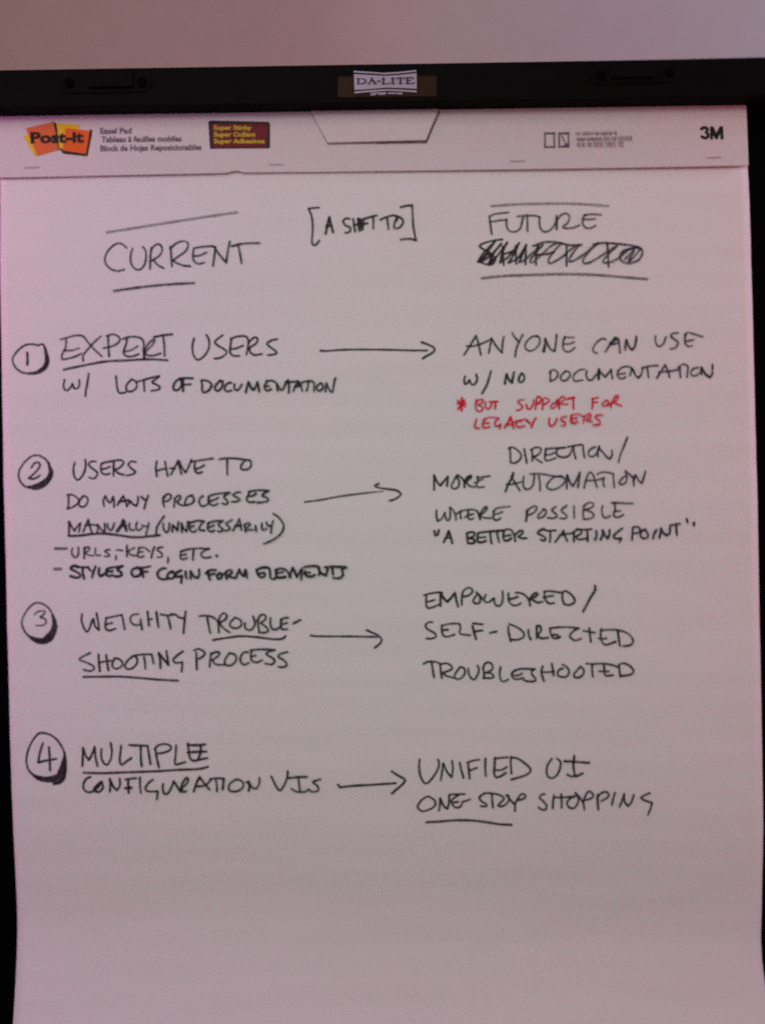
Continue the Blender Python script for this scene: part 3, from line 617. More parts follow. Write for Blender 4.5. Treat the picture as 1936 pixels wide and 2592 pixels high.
(1,[(-115.7,46.8,1.89,0),(-118.6,44.1,1.89,0),(-120.1,40.9,1.89,0),(-118.7,39.1,1.89,0),(-115.1,39,1.89,0),(-111.9,40.7,1.89,0),(-110.9,44.2,1.89,0),(-112.1,46.8,1.89,0)])]),
('handwritten_line', [
(0.9,[(-267.6,19.9,1.89,0),(-267.6,14.9,1.89,0),(-267.9,9.9,1.89,0)]),
(0.85,[(-268.5,20.6,1.89,0),(-264.6,20.9,1.89,0),(-260.4,18.3,1.89,0),(-259,15.4,1.89,0),(-261.2,11.9,1.89,0),(-267,9.3,1.89,0),(-269.2,9.2,1.89,0)]),
(0.9,[(-255.4,18.9,1.89,0),(-258.3,15.4,1.89,0),(-258.7,11.8,1.89,0),(-256.3,10,1.89,0),(-253.4,11,1.89,0),(-251.2,14.5,1.89,0),(-251.5,17.8,1.89,0),(-253.9,19.6,1.89,0),(-256.1,18.6,1.89,0)]),
(1,[(-237.3,10.3,1.89,0),(-237.9,14.9,1.89,0),(-236,19.2,1.89,1),(-233.7,14.1,1.89,0),(-231.9,13.4,1.89,0),(-229.3,18.3,1.89,1),(-228.7,14,1.89,0),(-228.8,9.4,1.89,0)]),
(1,[(-225.9,11.1,1.89,0),(-223.3,15.3,1.89,0),(-220.7,18.8,1.89,1),(-219,14.5,1.89,0),(-217.7,9.5,1.89,0)]),
(1,[(-224.7,13.9,1.89,0),(-219.7,14.5,1.89,0),(-216.8,15.2,1.89,0)]),
(1,[(-216.2,11.6,1.89,0),(-215.8,15.2,1.89,1),(-212.6,11.5,1.89,0),(-209.8,10,1.89,1),(-208.3,13.6,1.89,0),(-208.2,17.8,1.89,0)]),
(1,[(-205.3,17.8,1.89,0),(-202.5,14.9,1.89,0)]),
(1,[(-199.2,18.7,1.89,0),(-201.5,13.4,1.89,0),(-203.1,7.4,1.89,0)]),
(1,[(-186.4,17.4,1.89,0),(-186.9,13.1,1.89,0),(-186,8.6,1.89,0)]),
(1,[(-186.8,15.9,1.89,0),(-183.5,19.4,1.89,0),(-180.3,19,1.89,0),(-180,16.5,1.89,0),(-182.9,13.7,1.89,0),(-186.1,13.4,1.89,0)]),
(1,[(-176.8,15.7,1.89,0),(-177.2,12.1,1.89,0),(-177.7,8.4,1.89,0)]),
(1,[(-177.2,15,1.89,0),(-174.2,17.8,1.89,0),(-172.4,18.1,1.89,0),(-171.8,16.3,1.89,0),(-173.6,13.8,1.89,0),(-175.1,12.8,1.89,0),(-173,10.6,1.89,0),(-170.1,9.5,1.89,0),(-167.3,9.8,1.89,0)]),
(1,[(-161.7,18.2,1.89,0),(-165.7,16.9,1.89,0),(-167.9,13.4,1.89,0),(-168,10.1,1.89,0),(-165.1,10.1,1.89,0),(-161.5,11.8,1.89,0),(-160.4,14.6,1.89,0),(-161.7,17.1,1.89,0),(-163.9,17.6,1.89,0)]),
(1,[(-152.8,17.3,1.89,0),(-155.4,15.2,1.89,0),(-156.1,11.7,1.89,0),(-154.4,8.8,1.89,0),(-151.6,8.7,1.89,0),(-148.3,10.8,1.89,0)]),
(1,[(-147.5,16.5,1.89,0),(-148.3,12.9,1.89,0),(-146.5,10,1.89,0),(-143.7,8.9,1.89,0),(-140.1,10.6,1.89,0)]),
(1,[(-148.2,16.1,1.89,0),(-145.6,17.9,1.89,0),(-138.5,19.1,1.89,0),(-129.9,19.6,1.89,0)]),
(1,[(-147.5,12.5,1.89,0),(-142.9,13.9,1.89,0),(-139.6,15.6,1.89,0)]),
(1,[(-130.2,19.3,1.89,0),(-133.5,17.6,1.89,0),(-135,15.5,1.89,0),(-132.5,13.3,1.89,0),(-131.5,11.1,1.89,0),(-133.7,9.7,1.89,0),(-136.5,10.6,1.89,0)]),
(1,[(-120.6,19.8,1.89,0),(-124.2,19.5,1.89,0),(-127.1,17.4,1.89,0),(-123.5,15.2,1.89,0),(-121.4,13.4,1.89,0),(-123.6,12,1.89,0),(-128.3,11.7,1.89,0)]),
(1,[(-112.7,20.3,1.89,0),(-114.2,17.1,1.89,0),(-115.7,13.6,1.89,0),(-114.3,11.4,1.89,0),(-111.5,11,1.89,0),(-108.6,11.3,1.89,0)]),
(1,[(-113.8,20,1.89,0),(-110.5,20.6,1.89,0),(-107,21.1,1.89,0)]),
(1,[(-114.2,16.4,1.89,0),(-110.6,16.3,1.89,0),(-107.4,18.4,1.89,0)]),
(1,[(-105.5,21.2,1.89,0),(-101.2,21,1.89,0),(-96.6,20.5,1.89,1),(-100.6,18.3,1.89,0),(-102.4,16.2,1.89,0),(-99.2,15,1.89,0),(-96.8,13.2,1.89,0),(-98.6,11.4,1.89,0),(-102.9,10.8,1.89,0),(-106.5,10.5,1.89,0)])]),
('handwritten_line', [
(0.9,[(-268,-1.9,1.89,0),(-267.6,-6.2,1.89,0),(-268,-13.3,1.89,0)]),
(0.9,[(-267.3,-2.3,1.89,1),(-265.6,-6.2,1.89,0),(-263.2,-10.2,1.89,1),(-260.2,-5.7,1.89,0),(-258,-3.6,1.89,1),(-258.5,-7.1,1.89,0),(-259.4,-11,1.89,0)]),
(0.9,[(-255.7,-11.1,1.89,0),(-253.4,-5.8,1.89,0),(-251.2,-0.9,1.89,1),(-249.9,-6.6,1.89,0),(-248.2,-12.4,1.89,0)]),
(0.8,[(-254.1,-5.8,1.89,0),(-250.6,-5.5,1.89,0),(-247,-5.2,1.89,0),(-243.4,-6,1.89,0)]),
(0.85,[(-243.6,-11.8,1.89,0),(-243.1,-8.2,1.89,0),(-243.4,-5,1.89,1),(-240.6,-9,1.89,0),(-237.8,-12.2,1.89,1),(-237,-8.3,1.89,0),(-237.3,-4.4,1.89,0)]),
(0.9,[(-234.8,-4.8,1.89,0),(-234.5,-8,1.89,0),(-232.4,-10.6,1.89,0),(-230.6,-8.8,1.89,0),(-229.1,-4.2,1.89,0)]),
(1,[(-226.7,-11.1,3.02,0),(-223.4,-6.8,3.02,0),(-221.2,-2.3,3.02,1),(-219.8,-6.6,3.02,0),(-218.9,-10.9,3.02,0)]),
(1,[(-224.1,-7.2,1.89,0),(-219.1,-6.6,1.89,0)]),
(0.9,[(-215.9,-4.5,1.89,0),(-216.3,-8.1,1.89,0),(-214.9,-10.6,1.89,0),(-212.4,-10.3,1.89,0)]),
(0.9,[(-209.4,-3.9,1.89,0),(-210.6,-7.5,1.89,0),(-209.6,-10.7,1.89,0),(-207.1,-10.4,1.89,0),(-205.6,-8.7,1.89,0)]),
(0.85,[(-205.2,-6.2,1.89,0),(-204.1,-7.3,1.89,0),(-201.3,-7.7,1.89,0)]),
(0.85,[(-199.4,-4.5,1.89,0),(-200.6,-9.2,1.89,0),(-202.2,-14.8,1.89,0)]),
(1,[(-186.2,0.9,1.89,0),(-189.8,-4,1.89,0),(-192.7,-8.6,1.89,0),(-193.5,-13.6,1.89,0),(-192.9,-15.4,1.89,0)]),
(1,[(-187.3,-5.5,1.89,0),(-187.1,-10.2,1.89,0),(-184.6,-13.1,1.89,0),(-182.4,-10.3,1.89,0),(-182,-5.3,1.89,0)]),
(1,[(-179.8,-12.5,2.08,0),(-179.1,-7.1,2.08,1),(-175.3,-11.5,2.08,1),(-174.1,-4.4,2.08,0)]),
(1,[(-171.4,-13.4,1.89,0),(-171.5,-5.9,1.89,1),(-169.6,-10.6,1.89,0),(-167.5,-12.8,1.89,1),(-165.8,-4.2,1.89,0)]),
(1,[(-164.8,-5,1.89,0),(-164.9,-9.2,1.89,0),(-163.9,-12.5,1.89,0),(-161,-13.3,1.89,0),(-158.7,-11.5,1.89,0)]),
(1,[(-166.6,-4.9,1.89,0),(-163,-5,1.89,0),(-158,-3.7,1.89,0),(-152.3,-4.2,1.89,0)]),
(1,[(-163.8,-8.9,1.89,0),(-160.9,-7.9,1.89,0)]),
(1,[(-152.3,-4.2,1.89,0),(-155.2,-7.3,1.89,0),(-156.7,-10.5,1.89,0),(-155.3,-12,1.89,0),(-152.1,-12,1.89,0)]),
(1,[(-147.6,-5.3,1.89,0),(-149.5,-8.9,1.89,0),(-148.9,-11.8,1.89,0),(-146.4,-13.4,1.89,0),(-143.5,-12.2,1.89,0)]),
(1,[(-149.5,-6.4,1.89,0),(-145.1,-4.7,1.89,0),(-136.2,-4.2,1.89,0)]),
(1,[(-148.8,-9.6,1.89,0),(-145.9,-9,1.89,0),(-143.8,-7.6,1.89,0)]),
(1,[(-136.2,-4.2,1.89,0),(-139.4,-6.6,1.89,0),(-140.2,-8,1.89,0),(-138.1,-9.9,1.89,0),(-136.3,-11.7,1.89,0),(-138.2,-13.4,1.89,0),(-140.7,-13,1.89,0)]),
(1,[(-128.3,-3.6,1.89,0),(-132.3,-5.7,1.89,0),(-133.7,-7.1,1.89,0),(-131.3,-9.3,1.89,0),(-130.3,-11.1,1.89,0),(-132.4,-12.5,1.89,0),(-134.6,-12.7,1.89,0)]),
(1,[(-127.8,-13,1.89,0),(-124.8,-8,1.89,0),(-122.2,-3.1,1.89,1),(-121.2,-8.1,1.89,0),(-120.6,-12.4,1.89,0)]),
(1,[(-126.3,-9.1,1.89,0),(-120.9,-8.5,1.89,0)]),
(1,[(-117.1,-14.3,1.89,0),(-117.7,-8.9,1.89,0)]),
(1,[(-118.4,-8.2,1.89,0),(-114.4,-6.5,1.89,0),(-113,-7.9,1.89,0),(-115.9,-10.7,1.89,0),(-117.4,-12.1,1.89,0),(-113.8,-12.6,1.89,0),(-110.3,-12.3,1.89,0)]),
(1,[(-108.4,-9.1,1.89,0),(-108,-13.8,1.89,0)]),
(1,[(-103,-7.1,1.89,0),(-103.1,-11,1.89,0),(-102.4,-12.8,1.89,0),(-98.8,-11.8,1.89,0)]),
(1,[(-99,-6.5,1.89,0),(-98,-9.3,1.89,0),(-94.5,-9.4,1.89,0)]),
(1,[(-93.3,-5.2,1.89,0),(-94.8,-10.1,1.89,0),(-95.5,-15.5,1.89,0)]),
(1,[(-93.2,0.9,1.89,0),(-88.6,-2.4,1.89,0),(-85.1,-7.5,1.89,0),(-84.5,-11.1,1.89,0),(-86.7,-16,1.89,0),(-91.8,-20.2,1.89,0),(-96.9,-22.9,1.89,0),(-101.6,-24.6,1.89,0)])]),
('underline', [
(0.9,[(-268.3,-14.4,2.36,0),(-259.3,-14.3,2.36,0),(-247.2,-13.1,2.36,0),(-236.4,-13.2,2.36,0),(-225.7,-14.7,2.36,0),(-216.5,-16.3,2.36,0),(-207.9,-16.9,2.36,0),(-199.3,-16.2,2.36,0),(-190.4,-15.5,2.36,0)])]),
('handwritten_line', [
(0.65,[(-280,-24.9,2.46,0),(-270.3,-25.1,2.46,0)]),
(0.85,[(-265.3,-24.8,1.89,0),(-266.1,-28.4,1.89,0),(-264.7,-32,1.89,0),(-262.6,-32.8,1.89,0),(-260.4,-30,1.89,0),(-260.3,-24.2,1.89,0)]),
(0.85,[(-254.6,-24.4,1.89,0),(-255.4,-29.4,1.89,0),(-255.5,-34,1.89,0)]),
(0.8,[(-255.7,-25.8,1.89,0),(-252.4,-24.1,1.89,0),(-250.7,-25.2,1.89,0),(-251.8,-27.3,1.89,0),(-254.3,-29,1.89,0),(-251.9,-30.9,1.89,0),(-247.6,-31.8,1.89,0)]),
(0.75,[(-245.6,-25.3,1.89,0),(-246.1,-29.6,1.89,0),(-244.7,-31.4,1.89,0),(-241.5,-31.5,1.89,0)]),
(0.85,[(-233.5,-27,1.89,0),(-236.8,-27.3,1.89,0),(-237.5,-28.7,1.89,0),(-234.3,-30.6,1.89,0),(-234,-32.3,1.89,0),(-237.6,-32.6,1.89,0)]),
(0.8,[(-228.3,-32.1,1.89,0),(-228.4,-35.7,1.89,0)]),
(0.75,[(-227.8,-27.1,1.89,0),(-222.5,-27.8,1.89,0)]),
(0.85,[(-218.8,-23.8,1.89,0),(-218.8,-28.8,1.89,0),(-219,-33,1.89,0)]),
(0.8,[(-212.4,-25.7,1.89,0),(-216,-27.4,1.89,0),(-218.2,-28.8,1.89,1),(-215.4,-31.7,1.89,0),(-211.1,-32.5,1.89,0)]),
(0.85,[(-208.5,-25.8,1.89,0),(-209.3,-29.7,1.89,0),(-209.7,-32.9,1.89,0),(-207.6,-34,1.89,0),(-204.7,-33,1.89,0)]),
(0.8,[(-208.8,-25.8,1.89,0),(-204.5,-25.5,1.89,0)]),
(0.8,[(-208.9,-29.7,1.89,0),(-205.3,-29.1,1.89,0)]),
(0.85,[(-203.1,-25.9,1.89,0),(-199.6,-29.2,1.89,0)]),
(0.85,[(-195.2,-25,1.89,0),(-197.1,-30,1.89,0),(-198.1,-34.6,1.89,0)]),
(0.85,[(-188.1,-25.5,1.89,0),(-191.7,-26.2,1.89,0),(-192.8,-27.9,1.89,0),(-189.6,-30.5,1.89,0),(-188.6,-32.7,1.89,0),(-190.4,-34.1,1.89,0),(-192.9,-34.2,1.89,0)]),
(0.9,[(-183.7,-34.6,1.89,0),(-184.1,-39.2,1.89,0)]),
(0.9,[(-172.5,-29.1,1.89,0),(-173.3,-32.7,1.89,0),(-173,-35.5,1.89,0),(-170.9,-36.6,1.89,0),(-167.6,-35.3,1.89,0)]),
(0.9,[(-172.9,-29.8,1.89,0),(-167.1,-28.1,1.89,0),(-158.5,-27.3,1.89,0),(-148.5,-27.9,1.89,1),(-152.8,-29.5,1.89,0),(-155.8,-32.3,1.89,0),(-154.4,-34.9,1.89,0),(-151.5,-35.6,1.89,0),(-147.2,-35,1.89,0)]),
(0.9,[(-172.9,-33,1.89,0),(-168.3,-32.1,1.89,0)]),
(1,[(-161.7,-28.3,1.89,0),(-162.3,-32.2,1.89,0),(-162.7,-37.2,1.89,0)]),
(1,[(-142.6,-33.9,2.65,0),(-141.9,-34.3,2.65,0)])]),
('handwritten_line', [
(0.55,[(-281.1,-42.4,2.65,0),(-275.4,-42.5,2.65,0)]),
(1,[(-260.7,-41,2.46,0),(-264.2,-39.9,2.46,0),(-267.5,-42,2.46,0),(-263.6,-44.5,2.46,0),(-259.7,-47.1,2.46,0),(-259.4,-49.3,2.46,0),(-263,-50.1,2.46,0),(-267.6,-48.7,2.46,0)]),
(1,[(-262.5,-41,2.27,0),(-255,-41.5,2.27,0),(-252.1,-41.2,2.27,0)]),
(1,[(-257.1,-41.5,2.46,0),(-256.9,-46.5,2.46,0),(-255.9,-51.2,2.46,0)]),
(1,[(-252.8,-41.6,2.27,0),(-250,-44.5,2.27,0)]),
(1,[(-246,-41,2.46,0),(-247.9,-46,2.46,0),(-249.1,-49.9,2.46,0)]),
(1,[(-242.8,-42.5,2.46,0),(-243.3,-46.8,2.46,0),(-241.9,-49.3,2.46,0),(-238.3,-47.3,2.46,0)]),
(1,[(-236.4,-43.7,2.46,0),(-236.9,-47.7,2.46,0),(-234.8,-49.5,2.46,0),(-231.5,-48.5,2.46,0)]),
(1,[(-236.4,-43.7,2.27,0),(-233.9,-42.4,2.27,0),(-228.5,-41.8,2.27,0),(-222.8,-41,2.27,0)]),
(1,[(-235.7,-45.5,2.27,0),(-231.4,-45.3,2.27,0)]),
(1,[(-222.8,-41,2.46,0),(-226.4,-42.9,2.46,0),(-227.5,-44.3,2.46,0),(-224.3,-46.2,2.46,0),(-224,-48.7,2.46,0),(-226.5,-49.9,2.46,0),(-229.8,-49.6,2.46,0)]),
(1,[(-209.9,-42.5,2.46,0),(-214.3,-44.2,2.46,0),(-215.4,-47.4,2.46,0),(-213.7,-50,2.46,0),(-209.4,-49.7,2.46,0),(-207.2,-46.9,2.46,0),(-208.2,-43.7,2.46,0),(-210.3,-42.9,2.46,0)]),
(1,[(-206.4,-44.1,2.65,0),(-205.5,-50.5,2.65,0)]),
(1,[(-208.5,-42.9,2.27,0),(-204.2,-42.7,2.27,0),(-199.2,-41.7,2.27,0)]),
(1,[(-206.4,-46.6,2.27,0),(-201.4,-46.2,2.27,0)]),
(1,[(-186.1,-43.8,2.46,0),(-189.6,-44.1,2.46,0),(-192.9,-47.2,2.46,0),(-192.6,-50.8,2.46,0),(-189.8,-53,2.46,0),(-184.8,-52.8,2.46,0)]),
(1,[(-180.8,-47.1,2.46,0),(-183.6,-48.1,2.46,0),(-184.8,-51,2.46,0),(-182.7,-52.8,2.46,0),(-179.4,-51.8,2.46,0),(-178.3,-49,2.46,0),(-180,-46.8,2.46,0),(-182.2,-47.1,2.46,0)]),
(1,[(-172.9,-45.9,2.46,0),(-176.5,-47.6,2.46,0),(-178.3,-50.4,2.46,0),(-175.5,-51.2,2.46,0),(-172.3,-50.6,2.46,1),(-173.1,-56.3,2.46,0)]),
(1,[(-169,-47.1,2.46,0),(-168.7,-51.3,2.46,0),(-168,-52.8,2.46,0)]),
(1,[(-164.8,-52.9,2.46,0),(-164.7,-46.8,2.46,1),(-161.9,-51.5,2.46,0),(-159.1,-52.6,2.46,1),(-157.6,-50.2,2.46,0),(-157.5,-45.5,2.46,0)]),
(1,[(-149.7,-47.5,2.46,0),(-149.4,-51.1,2.46,0),(-148.4,-54.3,2.46,0)]),
(1,[(-151.8,-48.9,2.27,0),(-148.9,-46.4,2.27,0),(-143.2,-46.2,2.27,0)]),
(1,[(-149.4,-50,2.46,0),(-144,-49.4,2.46,0)]),
(1,[(-140.4,-49.1,2.46,0),(-142.2,-51.2,2.46,0),(-141.6,-53.8,2.46,0),(-139.1,-53.1,2.46,0),(-137.9,-50.6,2.46,0),(-139.3,-48.8,2.46,0)]),
(1,[(-134.7,-50,2.46,0),(-134.1,-53.9,2.46,0)]),
(1,[(-137.6,-50.6,2.27,0),(-133.2,-47.1,2.27,0),(-130.3,-46.5,2.27,0),(-129.3,-48.3,2.27,0),(-131.9,-50.8,2.27,0),(-133.3,-51.4,2.27,0),(-130.5,-52.6,2.27,0),(-126.9,-53.4,2.27,0)]),
(1,[(-126.2,-53,2.46,0),(-124.7,-49.5,2.46,0),(-123.2,-46.3,2.46,1),(-121.5,-50.3,2.46,0),(-119.7,-51.7,2.46,1),(-117.8,-46.8,2.46,1),(-117.2,-50.4,2.46,0),(-116.9,-53.2,2.46,0)]),
(1,[(-108.4,-46.8,2.36,0),(-107.4,-50.7,2.36,0),(-104.9,-53.3,2.36,0),(-102.1,-52.6,2.36,0),(-101.3,-50.5,2.36,0)]),
(1,[(-108.4,-46.8,2.36,1),(-105.1,-45.4,2.36,0),(-100.8,-44.8,2.36,0),(-97.6,-46,2.36,0),(-97,-50.3,2.36,0),(-96.7,-53.8,2.36,0),(-94.6,-55,2.36,0),(-92.1,-53.9,2.36,0)]),
(1,[(-107,-50,2.08,0),(-101.6,-49.4,2.08,0)]),
(1,[(-91.6,-46.8,2.46,0),(-92,-51.1,2.46,0),(-90.3,-53.6,2.46,0),(-86.7,-53.7,2.46,0),(-83.8,-53.1,2.46,0)]),
(1,[(-92.3,-47.5,2.27,0),(-88.7,-46.2,2.27,0),(-85.1,-46.6,2.27,0),(-82.3,-48.8,2.27,0),(-79.6,-53.5,2.27,0)]),
(1,[(-91.6,-50,2.08,0),(-85.9,-49.1,2.08,0)]),
(1,[(-80.6,-53.5,2.36,0),(-79.1,-49.2,2.36,0),(-77.6,-45.7,2.36,1),(-75.9,-49.3,2.36,0),(-74.2,-53.3,2.36,1),(-71.2,-48.7,2.36,0),(-69.8,-46.9,2.36,1),(-69.9,-50.9,2.36,0),(-70.7,-55.5,2.36,0)]),
(1,[(-66.9,-48.8,2.36,0),(-67.3,-50.9,2.36,0),(-65.3,-53.1,2.36,0),(-62,-53.6,2.36,0),(-58.8,-52.2,2.36,0)]),
(1,[(-66.6,-50.2,2.08,0),(-63,-50,2.08,0)]),
(1,[(-68.3,-45.5,2.27,0),(-62.9,-44.6,2.27,0),(-57.2,-44.7,2.27,0),(-55.1,-45.8,2.27,1),(-54.8,-49.1,2.27,0),(-55.6,-52.3,2.27,0)]),
(1,[(-55.8,-46.2,2.36,0),(-53.8,-50.5,2.36,0),(-49.5,-52.8,2.36,1),(-47.6,-47.1,2.36,0)]),
(1,[(-50.1,-46,2.36,0),(-42.9,-45.4,2.36,0),(-32.2,-46.2,2.36,0)]),
(1,[(-44,-46.5,2.27,0),(-43.4,-52.2,2.27,0)]),
(1,[(-32.2,-46.2,2.36,0),(-35.1,-47.4,2.36,0),(-35.5,-49.5,2.36,0),(-34.8,-52.4,2.36,0),(-36.7,-54.8,2.36,0),(-39.6,-55.5,2.36,0),(-43.1,-55.1,2.36,0)])]),
('arrow', [
(0.8,[(-66,10.1,1.89,0),(-51.3,11.7,1.89,0),(-38.6,13.8,1.89,0),(-22.8,15.7,1.89,0),(-10.1,16.9,1.51,0),(1,17.7,1.13,0)]),
(0.9,[(-2.6,24.2,2.08,0),(-6.1,22.7,2.08,0),(-3.6,21.1,2.08,0),(3.9,19.6,2.08,0),(11.5,18.5,2.08,0),(15.6,15.9,2.08,0),(15.2,13.7,2.08,0),(11.3,10.9,2.08,0),(6.2,9.5,2.08,0)])]),
('handwritten_line', [
(0.9,[(109.9,52.1,1.89,0),(110.1,45.9,1.89,0),(110,40,1.89,0)]),
(0.85,[(108.6,51.8,1.89,0),(111.6,53,1.89,0),(116.1,50.3,1.89,0),(119.3,46,1.89,0),(117.8,41.8,1.89,0),(113.9,39.3,1.89,0),(110.3,39.7,1.89,0)]),
(0.9,[(122,51.2,1.89,0),(122.8,45.6,1.89,0),(124,39,1.89,0)]),
(0.9,[(128.5,50.7,1.89,0),(128.7,45.5,1.89,0),(128.6,40.6,1.89,0)]),
(0.85,[(127.8,50.1,1.89,0),(131.2,52,1.89,0),(135.1,51.9,1.89,0),(136.3,49.9,1.89,0),(134.3,46.3,1.89,0),(129.7,44.1,1.89,1),(132.2,42.1,1.89,0),(136.7,39.1,1.89,0)]),
(0.85,[(140.5,51.1,1.89,0),(139.8,46.5,1.89,0),(139.4,42.6,1.89,0),(141.3,40.6,1.89,0),(148.5,42.7,1.89,0)]),
(0.8,[(139.9,50.4,1.89,0),(144.5,51,1.89,0),(156.9,51.5,1.89,0)]),
(0.75,[(140.1,45.5,1.89,0),(143.7,45.8,1.89,0),(147.6,47.3,1.89,0)]),
(0.85,[(156.6,51.5,1.89,0),(151,50.8,1.89,0),(149.3,48.3,1.89,0),(150.2,45,1.89,0),(154.1,43.3,1.89,0),(158.7,43.8,1.89,0),(161.4,46.7,1.89,0),(162.8,50.6,1.89,0)]),
(0.85,[(158.9,52,1.89,0),(164.1,52.8,1.89,0),(170,53.7,1.89,0),(172,53.3,1.89,1),(172.2,48.4,1.89,0),(173.2,42.5,1.89,0)]),
(0.9,[(163.5,52.5,1.89,0),(164.3,47.3,1.89,0),(165.8,41.4,1.89,0)]),
(0.85,[(182.4,51.4,1.89,0),(178.4,49.6,1.89,0),(176.4,46.3,1.89,0),(177.6,43.7,1.89,0),(180.9,43.6,1.89,0),(184.2,46.8,1.89,0),(185.7,51.4,1.89,0)]),
(0.95,[(185.7,52,1.89,0),(184.6,47.5,1.89,0),(184.5,43.2,1.89,0)]),
(0.85,[(185.6,50.7,1.89,0),(188.2,47.4,1.89,0),(192,42.7,1.89,0),(194.6,41,1.89,1),(196.6,43.9,1.89,0),(196.4,48.5,1.89,0)]),
(0.85,[(210,59,1.89,0),(206.6,50.9,1.89,0),(203.5,43.8,1.89,0),(202,37.9,1.89,0)])]),
('handwritten_line', [
(1,[(44.4,18,2.08,0),(44.6,23.8,2.08,0),(44.7,30.4,2.08,1),(46.9,25.1,2.08,0),(49.7,21.4,2.08,1),(53.4,25.6,2.08,0),(56.4,29.1,2.08,1),(56,24.9,2.08,0),(55.4,21,2.08,0)]),
(0.9,[(63.6,29.3,1.89,0),(61.2,24.8,1.89,0),(59.2,21.6,1.89,0),(59.8,19.2,1.89,0),(62.7,18.5,1.89,0),(65.4,20.8,1.89,0),(65.8,24.7,1.89,0),(64.3,28.6,1.89,0)]),
(0.85,[(64.3,30.3,1.89,0),(67.2,28.6,1.89,0),(70.4,24.6,1.89,0)]),
(1,[(70.4,24.9,2.46,0),(70.3,19.7,2.46,0)]),
(0.85,[(70.4,24.6,1.89,0),(73.1,28.4,1.89,0),(76.4,29.3,1.89,0),(75.7,27.1,1.89,0),(71.7,23.9,1.89,1),(74.9,20.5,1.89,0),(79.4,19.5,1.89,0)]),
(0.9,[(71.7,25.8,2.65,0),(75.7,29,2.65,0)]),
(0.9,[(81.6,28.2,1.89,0),(81.8,24.3,1.89,0),(80.5,21.7,1.89,0),(82,19.1,1.89,0),(86.9,19.6,1.89,0)]),
(0.8,[(80.9,28.2,1.89,0),(84.2,27.8,1.89,0),(92.1,28.7,1.89,0)]),
(0.8,[(78.9,23.1,1.89,0),(83.5,25.3,1.89,0),(86.1,26.2,1.89,0)]),
(1,[(105.1,15,2.08,0),(107.6,21.1,2.08,0),(111.3,27.6,2.08,0),(112,30.8,2.08,0)]),
(0.9,[(110.3,28.2,1.89,0),(113.5,22.3,1.89,0),(117.3,15.7,1.89,0)]),
(0.8,[(106.3,21.1,1.89,0),(112.8,21.6,1.89,0),(118.7,23.1,1.89,0)]),
(0.85,[(121.1,28,1.89,0),(120.4,22.8,1.89,0),(120.9,18.2,1.89,0),(123.8,16.5,1.89,0),(127.1,18,1.89,0),(129.2,21.9,1.89,0),(130,29.8,1.89,0)]),
(0.75,[(126.3,29.8,1.89,0),(134.8,29.6,1.89,0),(139.4,28.9,1.89,0),(147.2,27.3,1.89,0),(153.7,26.6,1.89,0)]),
(0.9,[(133.8,27.7,1.89,0),(134.6,21.8,1.89,0),(134.5,15.3,1.89,0)]),
(0.8,[(153.1,27.3,1.89,0),(147.2,26.7,1.89,0),(142.5,22.9,1.89,0),(140.5,19.4,1.89,0),(141.7,16.7,1.89,0),(146.3,16,1.89,0),(151.6,18.1,1.89,0),(155.6,22,1.89,0),(155.6,25.2,1.89,0),(152.4,27.3,1.89,0)]),
(0.9,[(157.4,16.4,2.08,0),(157.5,22.6,2.08,0),(158,27.8,2.08,1),(160.1,21.9,2.08,0),(162.7,18.5,2.08,1),(166.1,24.4,2.08,0),(168.8,29.9,2.08,1),(168,23.7,2.08,0),(166.9,17.5,2.08,0)]),
(0.85,[(172.1,16.7,1.89,0),(173.9,23.5,1.89,0),(176,28.7,1.89,0),(178,30,1.89,0),(180.2,27.3,1.89,0),(181.7,22,1.89,0),(183.2,17.1,1.89,0)]),
(0.75,[(173.9,22.9,1.89,0),(179.8,23.1,1.89,0),(185,23.6,1.89,0),(189.6,25.1,1.89,0)]),
(0.75,[(183.8,28.2,1.89,0),(187.1,29.8,1.89,0),(192.4,29.6,1.89,0),(197.2,28.2,1.89,1),(197.4,23,1.89,0),(197.9,16.4,1.89,0)]),
(0.85,[(188.6,24.5,1.89,0),(188.5,20.6,1.89,0),(189.5,17.6,1.89,0)]),
(0.8,[(208.6,26.7,1.89,0),(204.6,24.1,1.89,0),(202.3,20.6,1.89,0),(203.9,18.9,1.89,0),(207.2,20.2,1.89,0),(208.9,24,1.89,0),(207.7,29.9,1.89,0)]),
(0.85,[(207.7,30.6,1.89,0),(211.3,27.3,1.89,0),(215.1,23.2,1.89,0)]),
(1,[(215.8,26.5,1.89,0),(214.4,22.6,1.89,0),(214.6,17.7,1.89,0)]),
(0.9,[(216.5,26.5,1.89,0),(219,21.8,1.89,0),(221.5,19.8,1.89,1),(222.9,23.7,1.89,0),(224.7,29.6,1.89,0)])]),
('handwritten_line', [
(0.9,[(46,0.5,1.89,0),(45.9,-4.8,1.89,0),(46.9,-8.8,1.89,1),(50.2,-7.1,1.89,0),(52.4,-3.2,1.89,0),(53.1,-1.8,1.89,1),(54.1,-7.2,1.89,0),(56.2,-8.3,1.89,0),(57.7,-4.4,1.89,0),(57.5,2.8,1.89,0)]),
(0.85,[(57.5,2.8,1.89,1),(60,0.6,1.89,0),(62,-3.8,1.89,0),(62.5,-8.1,1.89,0)]),
(0.9,[(66.4,-0.3,1.89,0),(66.3,-3.9,1.89,0),(66.6,-7.1,1.89,0)]),
(0.8,[(62.4,-3.4,1.89,0),(66.4,-1,1.89,0),(72.1,0.3,1.89,0),(77.8,0.2,1.89,0),(80.7,-1.3,1.89,0)]),
(0.9,[(73.2,-0.4,1.89,0),(72.7,-4,1.89,0),(72.7,-6.9,1.89,0),(75.5,-8,1.89,0),(77.3,-7,1.89,0)]),
